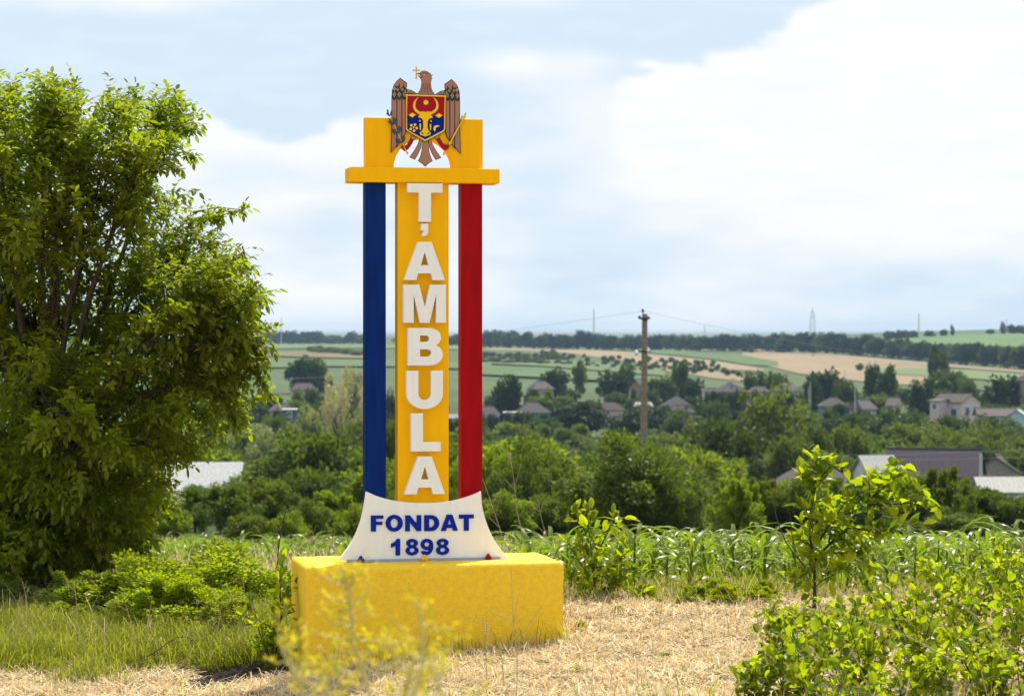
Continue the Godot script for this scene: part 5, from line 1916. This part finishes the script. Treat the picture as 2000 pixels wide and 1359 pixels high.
	for q in [[1680, 709, 16, 10.0, "leaf olive", "lone yellow green bush in the right wheat field"], [1468, 676, 14, 9.0, "leaf dark", "lone dark tree at the left edge of the right wheat field"], [515, 676, 16, 9.0, "leaf dark", "lone small tree on the slope at the edge of the left tree"], [1589, 692, 4, 4.0, "leaf dark", "thin sapling alone at the top of the right wheat field"]]:
		var p := hit(q[0], float(q[1]) + float(q[2]), 700.0)
		plant("lone_bush", q[5], "tree", p, float(q[2]) / FOCAL * -p.z, float(q[2]) / FOCAL * -p.z, "far1", q[4], "", "limbs1")


func make_village_trees() -> void:
	rng.seed = 616
	# trees that can be told apart: column, crown top row, width, distance, form, leaf, label
	for q in [[990, 738, 78, 530, "far0", "leaf deep", "dark broad tree above the roofs right of the red post"], [1081, 720, 56, 640, "far1", "leaf deep", "round dark tree above the grey roof on the middle slope"], [1133, 710, 34, 700, "tall0", "leaf mid", "tall pale green oval tree on the middle slope"], [1205, 727, 76, 600, "far2", "leaf deep", "broad dark tree left of the concrete pole"], [1228, 714, 40, 660, "far0", "leaf dark", "round tree touching the concrete pole on its left"], [1330, 712, 48, 640, "tall0", "leaf dark", "tall round tree right of the concrete pole"], [1290, 736, 60, 610, "far1", "leaf dark", "dark tree between the pole and the tall round tree"], [1352, 742, 50, 590, "far2", "leaf deep", "dark tree in front of the tall round tree"],
			[1470, 728, 56, 600, "far0", "leaf dark", "dark tree behind the blue white house"], [1518, 730, 50, 590, "far2", "leaf dark", "dark tree left of the pale hipped roof"], [1612, 722, 80, 570, "far1", "leaf deep", "broad dark tree behind the two purple roofs"], [1585, 740, 44, 560, "far0", "leaf deep", "dark tree right behind the pale hipped roof"], [1655, 745, 50, 560, "far2", "leaf dark", "dark tree by the pale pole"], [1706, 714, 34, 600, "far2", "leaf deep", "small dark crown leaning left beside the forked tree"], [1734, 722, 58, 590, "tall0", "leaf dark", "forked dark tree in front of the right wheat field"], [1797, 745, 52, 520, "far0", "leaf deep", "round dark tree left of the two storey pink house"],
			[1833, 682, 54, 700, "tall0", "leaf dark", "tallest tree on the right slope rising to the tree belt"], [1850, 722, 84, 640, "far1", "leaf dark", "broad tree under the tallest tree on the right slope"], [1893, 740, 40, 600, "far2", "leaf mid", "tree just behind the pink house gable"], [1958, 738, 84, 560, "far0", "leaf deep", "broad dark tree right of the two storey pink house"], [1835, 762, 50, 560, "far2", "leaf dark", "dark tree between the tall tree and the pink house"], [588, 698, 56, 700, "far1", "leaf deep", "left one of two dark trees on the slope beside the left tree"], [622, 704, 50, 700, "far0", "leaf dark", "right one of two dark trees on the slope beside the left tree"], [688, 722, 44, 480, "far2", "leaf pale", "reddish brown dying tree behind the pale willow"]]:
		by_picture("village_tree", q[6], "tree", q[0], q[1], q[2], q[3], q[4], q[5])
	# dark trees in front of the village roofs
	for q in [[1136, 782, 118, 470, "tree0", "leaf deep", "large dark blue green tree in front of the brown roofs"], [1262, 793, 112, 460, "tree1", "leaf deep", "large dark tree at the foot of the concrete pole"], [1330, 806, 70, 450, "tree2", "leaf dark", "dark tree below the large hipped roof"], [1395, 780, 76, 450, "tree0", "leaf dark", "dark tree below the blue white house"], [1062, 812, 64, 455, "tree1", "leaf dark", "dark tree in front of the teal walled house"], [930, 800, 40, 470, "far0", "leaf dark", "dark tree behind the red post"], [1560, 792, 90, 420, "tree2", "leaf dark", "dark tree in front of the pale hipped roof"], [1660, 806, 80, 410, "tree0", "leaf dark", "dark tree below the two purple roofs"], [1758, 796, 110, 400, "tree1", "leaf dark", "wide dark tree left below the pink house"], [1930, 815, 90, 380, "tree2", "leaf dark", "dark tree below the long pink roof"], [1860, 810, 80, 380, "tree0", "leaf dark", "dark tree right below the pink house"], [700, 790, 60, 420, "tree1", "leaf dark", "dark tree beside the blue post, behind the willow"], [762, 770, 50, 460, "tree2", "leaf deep", "dark tree between the blue and yellow posts"], [610, 786, 66, 430, "tree0", "leaf dark", "dark tree right of the blue shelter"], [536, 806, 60, 400, "tree1", "leaf mid", "green tree below the blue shelter"]]:
		by_picture("valley_tree", q[6], "tree", q[0], q[1], q[2], q[3], q[4], q[5])
	# garden trees that hide the walls of the far houses, up to their eaves
	for q in blocked.duplicate():
		if float(q[3]) < 470.0 or String(q[5]).contains("two storey") or String(q[5]).contains("turquoise"):
			continue
		var span: float = float(q[1]) - float(q[0])
		var n := 3 if span > 45.0 else 2
		for k in n:
			var px := lerpf(float(q[0]) - 4.0, float(q[1]) + 4.0, (k + rf(0.25, 0.75)) / n)
			by_picture("garden_tree", "garden tree before the " + short(String(q[5])), "tree", px, float(q[2]) + float(q[4]) * rf(1.25, 2.0), span / n * rf(1.2, 1.7), float(q[3]) - rf(9, 22), ["far0", "far1", "far2"][rng.randi() % 3], ["leaf dark", "leaf deep", "leaf mid"][rng.randi() % 3], "garden trees of the far houses")
	# middle distance
	for q in [[1500, 764, 148, 300, "tree2", "leaf olive", "large round yellow green tree in front of the blue white house"], [1412, 816, 176, 180, "tree0", "leaf dark", "big dark green tree right behind the big bush"], [1652, 822, 100, 260, "tree1", "leaf olive", "round green tree left of the near purple roof"], [1590, 826, 80, 255, "tree2", "leaf mid", "green tree behind the low brown hipped roof"], [1770, 824, 130, 320, "tree0", "leaf olive", "wide green tree above the near purple roof"], [1850, 838, 110, 310, "tree1", "leaf olive", "green tree above the right end of the near purple roof"], [1940, 836, 120, 300, "tree2", "leaf mid", "green tree above the small gabled house"], [1540, 850, 100, 230, "tree0", "leaf mid", "green tree left of the low brown hipped roof"], [2000, 850, 90, 290, "tree1", "leaf mid", "green tree at the right edge above the white shed"],
			[618, 826, 205, 120, "tree1", "leaf mid", "large round dark green tree left of the blue post"], [662, 738, 110, 330, "pale0", "leaf pale", "pale feathery willow with a dark forked trunk left of the blue post"], [600, 806, 80, 280, "tree2", "leaf silver", "silvery green tree left of the pale willow trunk"], [706, 806, 70, 270, "tree0", "leaf silver", "silvery tree against the blue post"], [476, 835, 110, 240, "tree0", "leaf silver", "silvery green tree behind the white barn"], [410, 850, 110, 250, "tree1", "leaf olive", "green tree behind the white barn, near the big tree"], [520, 850, 80, 230, "tree2", "leaf silver", "pale silvery bush right of the white barn"], [760, 820, 60, 130, "tree0", "leaf olive", "bright green tree between the blue and yellow posts"], [889, 842, 60, 150, "tree1", "leaf olive", "bright green tree between the yellow and red posts"]]:
		by_picture("valley_tree", q[6], "tree", q[0], q[1], q[2], q[3], q[4], q[5], "", "limbs_open" if q[4] == "pale0" else "limbs0")
	# the rest of the valley's trees, placed where they do not stand before a house
	var n := 0
	for k in 1800:
		var d := rf(105.0, 640.0)
		var x := rf(300, 2080)
		var p := gp(x, d)
		var h := rf(2.6, 5.6) if d < 330 else rf(3.0, 5.2)
		if d < 130:
			h = rf(1.8, 3.2)
		var w := h * rf(0.9, 1.5)
		var top := HORIZON + (EYE - p.y - h) / d * FOCAL
		if d > 420 and top < 742 + absf(x - 1250.0) * 0.02:
			continue
		if d > 560 and rng.randf() < 0.4:
			continue
		if not clear_of(x, w * 0.5 / d * FOCAL, top, d):
			continue
		var leaf: String
		var lbl: String
		var grp: String
		if d > 420:
			leaf = ["leaf dark", "leaf deep", "leaf dark", "leaf mid"][rng.randi() % 4]
			lbl = "dark tree between the far village houses, " + zone(x); grp = "trees between the village houses"
		elif d > 230:
			leaf = ["leaf dark", "leaf mid", "leaf mid", "leaf olive", "leaf silver"][rng.randi() % 5] if x < 900 else ["leaf olive", "leaf mid", "leaf mid", "leaf dark"][rng.randi() % 4]
			lbl = "green tree on the wooded valley floor, " + zone(x); grp = "trees of the valley floor"
		else:
			leaf = ["leaf mid", "leaf olive", "leaf olive", "leaf bright"][rng.randi() % 4]
			lbl = "bright green tree on the near valley slope, " + zone(x); grp = "trees of the near slope"
		plant("village_tree" if d > 420.0 else "valley_tree", lbl, "tree", p, w, h, (["tree0", "tree1", "tree2"] if d < 330 else ["far0", "far1", "far2"])[rng.randi() % 3], leaf, grp)
		n += 1
		if n > 400:
			break


func make_bushes() -> void:
	rng.seed = 818
	for q in [[1238, 850, 250, 66, "bush0", "leaf mid", "largest dark olive bush, behind the maize right of the monument"], [1318, 930, 130, 65, "bush1", "leaf mid", "right shoulder of the large olive bush, a smaller bush leaning on it"], [1150, 920, 110, 67, "bush2", "leaf olive", "smaller olive bush at the left of the largest bush"],
			[985, 960, 130, 70, "bush1", "leaf bright", "bright green bush right of the red post"], [1055, 860, 150, 95, "bush0", "leaf olive", "tall bright green bush between the red post and the largest bush"], [965, 870, 90, 98, "bush2", "leaf bright", "bright green bush touching the red post"], [1010, 890, 110, 92, "bush1", "leaf olive", "green bush in front of the brown garden wall"], [1080, 960, 100, 72, "bush2", "leaf olive", "green bush low at the left foot of the largest bush"],
			[1440, 930, 120, 70, "shoots0", "leaf bright", "bright leafy bush right of the largest bush"], [1490, 930, 120, 72, "shoots1", "leaf olive", "dull green bush with upright shoots right of the bright one"], [1560, 935, 130, 72, "bush1", "leaf mid", "dark dull bush behind the sapling"], [1625, 930, 130, 74, "shoots0", "leaf mid", "dull bush just right behind the sapling stem"], [1700, 925, 120, 78, "bush2", "leaf mid", "dull green bush under the white lean-to"],
			[1852, 905, 130, 80, "shoots1", "leaf olive", "hedge bush with tall shoots before the near purple roof"], [1790, 955, 110, 76, "bush0", "leaf olive", "hedge bush right of the sapling"], [1900, 962, 120, 74, "shoots0", "leaf mid", "hedge bush below the white shed, left"], [1970, 962, 120, 74, "bush1", "leaf mid", "hedge bush below the white shed, right"], [2040, 955, 120, 76, "shoots1", "leaf mid", "hedge bush past the right edge"], [1880, 1000, 150, 66, "bush2", "leaf mid", "low dark hedge bush behind the maize at right"], [1750, 1005, 120, 66, "bush1", "leaf mid", "low dark hedge bush behind the sapling leaves"],
			[640, 955, 130, 70, "shoots0", "leaf bright", "bright bush left of the blue post"], [700, 985, 90, 66, "bush0", "leaf bright", "bright low bush against the blue post"], [600, 975, 100, 68, "bush1", "leaf olive", "green bush behind the thin dark stick"], [520, 930, 120, 76, "bush2", "leaf olive", "green bush right below the white barn"], [450, 945, 130, 74, "shoots1", "leaf mid", "dull bush in front of the white barn"], [380, 950, 90, 76, "shoots0", "leaf mid", "thin dull bush at the left end of the white barn"], [335, 985, 80, 68, "bush0", "leaf bright", "bright bush at the edge of the left tree"], [560, 1000, 80, 64, "bush1", "leaf bright", "small bright bush behind the stick"], [480, 1000, 90, 64, "bush2", "leaf olive", "small bush above the grassy field edge at left"],
			[755, 900, 70, 80, "bush0", "leaf bright", "bright bush between the blue and yellow posts"], [888, 900, 70, 84, "bush1", "leaf bright", "bright bush between the yellow and red posts"], [760, 960, 60, 68, "bush2", "leaf olive", "low bush between the blue and yellow posts"], [890, 955, 60, 68, "bush0", "leaf olive", "low bush between the yellow and red posts"], [290, 960, 100, 70, "bush1", "leaf olive", "bush half behind the left tree"]]:
		by_picture("bush", q[6], "bush", q[0], q[1], q[2], q[3], q[4], q[5])
	# low leafy growth left of the monument
	for q in [[290, 1080, 260, 21.0, "bush1", "leaf lime", "dense low bush with small bright leaves left of the monument"], [430, 1068, 260, 21.4, "bush0", "leaf lime", "dense low bush nearest the monument on its left"], [180, 1110, 220, 20.9, "shoots0", "leaf bright", "low bush with upright shoots under the big tree"], [350, 1120, 260, 20.3, "shoots1", "leaf lime", "lowest bright bush before the dense low bushes"], [120, 1150, 150, 21.5, "bush2", "leaf olive", "dull low bush in the shade of the big tree"], [520, 1110, 150, 21.8, "bush2", "leaf bright", "small bush close to the pedestal's left"], [30, 1165, 150, 22.0, "bush0", "leaf mid", "shaded low bush at the foot of the big tree"], [450, 1165, 160, 19.9, "shoots0", "grass green", "feathery green weed clump left of the pedestal"]]:
		by_picture("low_bush", q[6], "bush", q[0], q[1], q[2], q[3], q[4], q[5])
	# weeds along the ragged edge between the straw and the maize
	for k in 16:
		var px := 1255.0 + k * 17.0 + rf(-8, 8)
		var d := rf(20.3, 21.0)
		var p := gp(px, d)
		var h := rf(0.07, 0.22)
		plant("edge_weed", "small green weed at the straw edge, " + ("before the largest olive bush" if px < 1370.0 else "between the bright shrub and the sapling"), "weed", p, h * rf(0.9, 1.6), h, ["shoots0", "shoots1"][k % 2], ["leaf lime", "grass green", "leaf lime light"][rng.randi() % 3], "weeds along the straw edge")


# ------------------------------------------------------------------ near plants one can tell apart
func near_plants() -> void:
	rng.seed = 1010
	var lime := ["leaf lime", "leaf lime light", "leaf lime dark"]
	# sapling at right
	var d := 20.0
	var at := gp(1590, d)
	var k := func(px: float, py: float, dz := 0.0) -> Vector3:
		return air(px, py, d) + Vector3(0, 0, dz) - at
	leafy_shrub("sapling", "young tree with broad lime green leaves standing before the maize at right", "sapling", at, [
		[Vector3(0, -0.1, 0), k.call(1592, 1090), 1.0, false], [k.call(1592, 1095), k.call(1582, 1010), 0.62], [k.call(1582, 1015), k.call(1604, 890), 0.45], [k.call(1590, 960), k.call(1625, 905, 0.1), 0.35],
		[k.call(1592, 1095), k.call(1660, 1030), 0.62], [k.call(1650, 1040), k.call(1745, 930, 0.1), 0.45], [k.call(1690, 990), k.call(1800, 960, -0.1), 0.4], [k.call(1660, 1030), k.call(1720, 1040, 0.25), 0.35], [k.call(1700, 980), k.call(1690, 930, 0.2), 0.3], [k.call(1745, 985), k.call(1812, 990, 0.1), 0.3], [k.call(1600, 1060), k.call(1650, 970, 0.25), 0.35], [k.call(1595, 1060), k.call(1570, 990, 0.2), 0.3], [k.call(1680, 1000), k.call(1770, 1020, 0.2), 0.3], [k.call(1610, 1080), k.call(1680, 1075, 0.2), 0.3], [k.call(1640, 1050), k.call(1700, 1100, 0.1), 0.3], [k.call(1590, 1070), k.call(1555, 1050, -0.1), 0.3], [k.call(1590, 1040), k.call(1620, 960, -0.2), 0.35], [k.call(1620, 1060), k.call(1650, 1000, -0.2), 0.35], [k.call(1720, 960), k.call(1760, 910, -0.1), 0.3], [k.call(1590, 980), k.call(1575, 930, 0.1), 0.3], [k.call(1590, 1150), k.call(1545, 1120, 0.2), 0.25], [k.call(1590, 1150), k.call(1640, 1110, 0.25), 0.25], [k.call(1591, 1130), k.call(1570, 1080, 0.15), 0.25]],
		0.028, 0.114, lime, 0.024, 290, 0.60, 0.18)
	# shrub at the right shoulder of the pedestal
	d = 21.0
	var at2 := gp(1165, d)
	var m := func(px: float, py: float, dz := 0.0) -> Vector3:
		return air(px, py, d) + Vector3(0, 0, dz) - at2
	leafy_shrub("leafy_shrub", "bright leafy shrub at the right shoulder of the pedestal", "shrub", at2, [
		[Vector3(0, -0.05, 0), m.call(1145, 995), 0.8], [m.call(1155, 1100), m.call(1200, 1010, 0.1), 0.6], [Vector3(0.03, -0.05, 0), m.call(1222, 1060, 0.05), 0.6], [Vector3(0, 0, 0), m.call(1110, 1060, 0.1), 0.6], [m.call(1160, 1110), m.call(1235, 1110, 0.15), 0.5], [m.call(1160, 1130), m.call(1115, 1130, 0.2), 0.5], [Vector3(0, 0, 0.05), m.call(1190, 1110, 0.3), 0.5], [m.call(1160, 1120), m.call(1240, 1160, 0.2), 0.5], [m.call(1150, 1060), m.call(1120, 1000), 0.4], [Vector3(0, 0, 0), m.call(1140, 1150, 0.3), 0.4]],
		0.030, 0.102, lime, 0.014, 290, 0.56, 0.2)
	# shrub at the left of the pedestal
	d = 18.9
	var at3 := gp(530, d)
	var w := func(px: float, py: float, dz := 0.0) -> Vector3:
		return air(px, py, d) + Vector3(0, 0, dz) - at3
	leafy_shrub("leafy_shrub", "leafy shrub with a pale curled leaf against the left side of the pedestal", "shrub", at3, [
		[Vector3(0, -0.05, 0), w.call(545, 1115), 0.8], [Vector3(0, 0, 0), w.call(495, 1170, 0.1), 0.6], [w.call(535, 1230), w.call(475, 1200, 0.1), 0.5], [w.call(540, 1200), w.call(565, 1130, -0.1), 0.5], [Vector3(0, 0, 0), w.call(560, 1180, 0.1), 0.5], [Vector3(0, 0, 0), w.call(515, 1240, 0.2), 0.5], [w.call(530, 1250), w.call(560, 1250, 0.15), 0.5]],
		0.042, 0.098, lime, 0.012, 200, 0.5, 0.18)
	# thicket at the right
	var spots := [[1560, 15.4, 1215, 150, "leafy thicket bush at the left end of the right hand thicket"], [1680, 15.8, 1190, 150, "second leafy bush of the right hand thicket, left of its middle"], [1800, 16.2, 1150, 160, "middle leafy bush of the right hand thicket"], [1920, 16.6, 1105, 170, "tall leafy bush of the right hand thicket near the edge"], [2030, 16.0, 1100, 170, "leafy bush of the thicket cut by the right edge"], [1640, 14.6, 1290, 150, "low leafy bush in front of the thicket, left"], [1790, 14.8, 1270, 160, "low leafy bush in front of the thicket, middle"], [1940, 15.0, 1240, 170, "low leafy bush in front of the thicket, right"], [1480, 15.6, 1285, 70, "small leafy sprig standing out left of the thicket"]]
	spots.append_array([[1535, 17.6, 1185, 110, "leafy bush left below the foot of the sapling"], [1640, 18.2, 1165, 130, "leafy bush right below the foot of the sapling"], [1760, 18.6, 1130, 140, "leafy bush behind the thicket under the sapling's crown"], [1890, 19.0, 1085, 150, "tall leafy bush behind the thicket at right"], [2000, 19.2, 1065, 140, "tall leafy bush behind the thicket cut by the right edge"]])
	for q in spots:
		var dd: float = q[1]
		var a := gp(q[0], dd)
		var hh := EYE - (float(q[2]) - HORIZON) / FOCAL * dd - a.y
		var ww: float = float(q[3]) / FOCAL * dd
		var boughs: Array = []
		for j in 13:
			var an := TAU * j / 13.0 + rf(-0.3, 0.3)
			boughs.append([Vector3(rf(-0.1, 0.1), 0, rf(-0.1, 0.1)), Vector3(cos(an) * ww * rf(0.25, 0.65), hh * rf(0.55, 1.0), sin(an) * ww * rf(0.25, 0.6)), 0.6])
		leafy_shrub("thicket_bush", q[4], "bush", a, boughs, 0.040, 0.074, lime, 0.009, 150, 0.68, 0.16)
	# thin dark sticks
	stick("dead_stick", "thin dark bare stick standing left of the pedestal", 21.0, [[546, 1175], [541, 1100], [548, 1040], [557, 1000], [556, 975]], 0.007, [], "bark dark")
	stick("dead_stick", "thin dark bare twig curving up left of the sapling", 19.8, [[1575, 1110], [1540, 1065], [1520, 1020], [1514, 980], [1518, 890]], 0.006, [[[1560, 1090], [1548, 1050], [1543, 1000]]], "bark dark")
	stick("dead_weed", "bare branched dry weed right behind the red post", 26.0, [[1036, 1110], [1010, 1000], [1005, 950], [996, 885]], 0.005, [[[1008, 960], [985, 935]], [[1006, 950], [1018, 905]], [[1000, 915], [990, 880]], [[1004, 940], [998, 900]]], "twig pale")
	stick("dead_weed", "bare dry weed leaning nearest to the red post", 25.0, [[995, 1085], [975, 1030], [955, 970], [940, 930]], 0.005, [[[960, 985], [945, 985]], [[975, 1030], [955, 1010]], [[968, 1005], [978, 965]]], "twig pale")
	stick("dead_weed", "bare dry weed with a reddish seed head above the pedestal's right end", 25.0, [[1082, 1090], [1062, 1030], [1050, 975]], 0.004, [[[1055, 1000], [1038, 985]], [[1056, 1000], [1064, 975]], [[1066, 1045], [1025, 1000]], [[1050, 990], [1044, 978]]], "twig pale")
	for q in [[600, 1092, 615, 1030], [625, 1092, 610, 1040], [640, 1090, 655, 1035], [660, 1090, 640, 1050], [585, 1100, 570, 1045], [612, 1095, 640, 1060]]:
		stick("dead_weed", "thin brown weed stalk behind the pedestal's left end", 24.0, [[q[0], q[1]], [lerpf(q[0], q[2], 0.4), lerpf(q[1], q[3], 0.5)], [q[2], q[3]]], 0.004, [[[lerpf(q[0], q[2], 0.4), lerpf(q[1], q[3], 0.5)], [q[2] + 14, q[3] + 8]]], "twig pale", "brown weed stalks behind the pedestal")
	stick("fallen_branch", "pale bare branch lying on the dry grass right of the pedestal", 20.6, [[1155, 1207], [1180, 1194], [1198, 1189], [1215, 1193], [1235, 1196]], 0.010, [[[1180, 1194], [1183, 1206]], [[1198, 1189], [1206, 1184]]], "twig pale")
	stick("fallen_branch", "thin dark twig lying in the green grass left of the pedestal", 18.6, [[285, 1284], [310, 1268], [335, 1250], [352, 1244], [370, 1247]], 0.005, [], "bark dark")
	for j in 16:
		var sx := rf(10, 500)
		var sy := rf(1235, 1290)
		var hx := sx + rf(-35, 35)
		var hy := sy - rf(70, 150)
		stick("seed_stalk", "thin dry seed stalk standing in the green grass left of the monument", 19.4 - (sy - 1235.0) * 0.012, [[sx, sy], [lerpf(sx, hx, 0.35), lerpf(sy, hy, 0.6)], [hx, hy]], 0.0028, [[[lerpf(sx, hx, 0.7), lerpf(sy, hy, 0.85)], [hx + rf(-14, 14), hy + 4]]], "twig pale", "seed stalks in the green grass")
	for j in 30:
		var sx := rf(900, 1470)
		var d2 := rf(16.2, 20.2)
		var foot := gp(sx, d2)
		var sy := HORIZON + (EYE - foot.y) / d2 * FOCAL
		if in_pedestal(foot, 0.1):
			continue
		var hx := sx + rf(-40, 40)
		var hy := sy - rf(40, 130)
		stick("straw_stalk", "thin dry weed stalk rising from the straw right of the pedestal", d2, [[sx, sy], [lerpf(sx, hx, 0.35), lerpf(sy, hy, 0.6)], [hx, hy]], 0.0026, [[[lerpf(sx, hx, 0.6), lerpf(sy, hy, 0.8)], [hx + rf(-18, 18), hy + 6]]], "twig pale", "dry stalks in the straw")
	for j in 18:
		var d2 := rf(15.6, 20.0)
		var p := gp(rf(960, 1480) if j < 11 else rf(20, 560), d2)
		if in_pedestal(p, 0.1):
			continue
		var h := rf(0.04, 0.10)
		plant("straw_weed", "small green weed growing in the straw " + ("right of the pedestal" if j < 11 else "left of the pedestal"), "weed", p, h * rf(1.0, 2.0), h, ["shoots0", "shoots1"][j % 2], ["leaf lime", "grass green", "leaf lime light"][rng.randi() % 3], "small weeds in the straw")
	# foreground weeds, out of focus
	weed("flowering_weed", "blurred yellow flowered weed standing close before the pedestal", 7.0, [[735, 1420], [712, 1320], [690, 1250], [684, 1190], [672, 1130]], 380, 16.0)
	weed("flowering_weed", "blurred low yellow weed before the middle of the pedestal", 6.0, [[770, 1440], [790, 1360], [805, 1300], [815, 1280]], 150, 14.0)
	weed("flowering_weed", "sparse yellow weed sprig before the pedestal", 5.8, [[790, 1420], [825, 1290], [822, 1220], [815, 1170]], 48, 12.0)
	weed("flowering_weed", "blurred yellow weed at the left corner of the pedestal", 6.0, [[600, 1440], [590, 1350], [560, 1290], [548, 1260]], 130, 14.0)
	weed("flowering_weed", "low yellow weed at the bottom edge below the pedestal", 6.5, [[880, 1430], [870, 1370], [850, 1330], [838, 1310]], 90, 14.0)
	weed("flowering_weed", "yellow weed at the bottom edge under the dark strip", 6.5, [[650, 1430], [640, 1350], [620, 1310]], 110, 14.0)
	stick("dry_stalk", "thin dry branched stalk standing before the pedestal's right half", 12.5, [[1008, 1380], [1010, 1290], [1002, 1200], [998, 1110]], 0.003, [[[1006, 1215], [952, 1190]], [[1012, 1250], [1060, 1180]], [[1004, 1215], [1012, 1165]]], "twig pale")
	stick("dry_stalk", "short dry stalk with a seed head before the pedestal", 14.0, [[950, 1330], [948, 1250], [942, 1205]], 0.003, [[[948, 1250], [952, 1215]]], "twig pale")
	stick("dry_stalk", "thin dry stalk with a pale tip before the pedestal's right end", 14.0, [[985, 1340], [978, 1270], [970, 1245]], 0.003, [], "twig pale")
	# long dry grass stems leaning through the thicket
	for q in [[2010, 1290, 1740, 1110], [1960, 1280, 1850, 1160], [1880, 1300, 1620, 1190], [1700, 1350, 1640, 1240], [1930, 1359, 1880, 1200], [1500, 1300, 1455, 1135], [1560, 1240, 1520, 1130]]:
		stick("dry_grass_stem", "long dry grass stem leaning across the right hand thicket", 14.4, [[q[0], q[1]], [lerpf(q[0], q[2], 0.5), lerpf(q[1], q[3], 0.62)], [q[2], q[3]]], 0.0035, [], "twig pale", "dry stems over the thicket")
	# blurred grasses at the bottom edge
	var fore: Array = []
	for j in 420:
		fore.append(Transform3D(Basis(Vector3.UP, rf(0, TAU)).scaled(Vector3.ONE * rf(0.7, 1.3)), gp(rf(380, 2060), rf(11.5, 14.8))))
	var fg := scatter(tuft(9, 0.34, 0.07, 0.5, 0.003), fore.slice(0, 190), "foreground_grass", mats["grass dry"], self)
	tag(fg, "blurred dry grass along the bottom edge", "grass", "", "stuff")
	var fg2 := scatter(tuft(9, 0.34, 0.07, 0.5, 0.0035), fore.slice(190), "foreground_grass", mats["grass green"], self)
	tag(fg2, "blurred green grass along the bottom edge", "grass", "", "stuff")


func stick(called: String, label: String, d: float, line: Array, r: float, arms: Array, mat: String, group := "") -> void:
	var at := air(line[0][0], line[0][1], d)
	var b := Build.new()
	var draw := func(pts_in: Array, r0: float) -> void:
		var pts: Array = []
		var rr: Array = []
		var flat: Array = []
		for q in pts_in:
			flat.append(q[0]); flat.append(q[1])
		var sm := curve2(flat, false, 4)
		for k in sm.size():
			var p := air(sm[k].x, sm[k].y, d) - at
			p.z += sin(k * 1.3 + r0 * 900.0) * 0.012
			pts.append(p)
			rr.append(r0 * (1.0 - 0.65 * k / sm.size()))
		b.tube(pts, rr, 5)
	draw.call(line, r)
	var t := thing(called, label, "stick" if r > 0.0055 else "dry weed", at, 0.0, group)
	put(b.mesh(), "stalk", mats[mat], t)
	for a in arms:
		b = Build.new()
		draw = func(pts_in: Array, r0: float) -> void:
			var pts: Array = []
			var rr: Array = []
			for k in pts_in.size():
				pts.append(air(pts_in[k][0], pts_in[k][1], d) - at + Vector3(0, 0, 0.01 * k))
				rr.append(r0 * (1.0 - 0.5 * k / pts_in.size()))
			b.tube(pts, rr, 5)
		draw.call(a, r * 0.6)
		put(b.mesh(), "side_twig", mats[mat], t)


func weed(called: String, label: String, d: float, line: Array, n: int, spread: float) -> void:
	var at := gp(line[0][0], d)
	var flat: Array = []
	for q in line:
		flat.append(q[0]); flat.append(q[1])
	var sm := curve2(flat, false, 5)
	var pts: Array = [Vector3.ZERO]
	var rr: Array = [0.006]
	for k in sm.size():
		pts.append(air(sm[k].x, sm[k].y, d) - at)
		rr.append(0.006 - 0.004 * k / sm.size())
	var t := thing(called, label, "weed", at)
	var b := Build.new()
	b.tube(pts, rr, 5, Color(1, 1, 1))
	var twigs := Build.new()
	var fl := Build.new()
	var lf := Build.new()
	for k in n / 6:
		var f := rf(0.25, 1.0)
		var p: Vector3 = pts[clampi(int(f * pts.size()), 1, pts.size() - 1)]
		var e := p + (rdir() * Vector3(1.0, 0.6, 0.6) + Vector3(0, 0.55, 0)).normalized() * rf(0.04, 0.15) * (1.25 - 0.5 * f)
		twigs.tube([p, p.lerp(e, 0.5) + Vector3(0, -0.01, 0), e], [0.0022, 0.0018, 0.001], 4, Color.WHITE, false)
		for j in 6:
			var q := p.lerp(e, rf(0.35, 1.05)) + rdir() * 0.010
			if rng.randf() < 0.8:
				for s in 4:
					fl.leaf(q, (rdir() + Vector3(0, 0.4, 0)).normalized(), rdir().cross(Vector3.UP).normalized(), rf(0.007, 0.013), rf(0.005, 0.009), 0.2, 0.0, tone(1.0, 0.15))
			else:
				lf.leaf(q, (rdir() + Vector3(0, 0.4, 0)).normalized(), rdir().cross(Vector3.UP).normalized(), rf(0.02, 0.04), 0.008, 0.2, 0.2, tone(1.0, 0.15))
	put(b.mesh(), "stem", leafy("weed stem", 0.66, 0.58, 0.26, 0.5), t)
	put(twigs.mesh(), "twigs", leafy("weed stem", 0.66, 0.58, 0.26, 0.5), t).set_meta("kind", "stuff")
	put(fl.mesh(), "flowers", leafy("yellow petals", 0.88, 0.68, 0.01, 0.9), t).set_meta("kind", "stuff")
	put(lf.mesh(), "leaves", mats["leaf lime"], t).set_meta("kind", "stuff")


func _ready() -> void:
	rng.seed = 4
	bump.noise_type = FastNoiseLite.TYPE_SIMPLEX_SMOOTH
	bump.seed = 9
	bump.frequency = 0.012
	bump.fractal_octaves = 3
	set_stage()
	make_land()
	make_fields()
	make_protos()
	make_monument()
	make_village()
	make_poles()
	make_far_trees()
	make_village_trees()
	make_bushes()
	make_walnut()
	make_maize()
	make_clods()
	make_grass()
	near_plants()
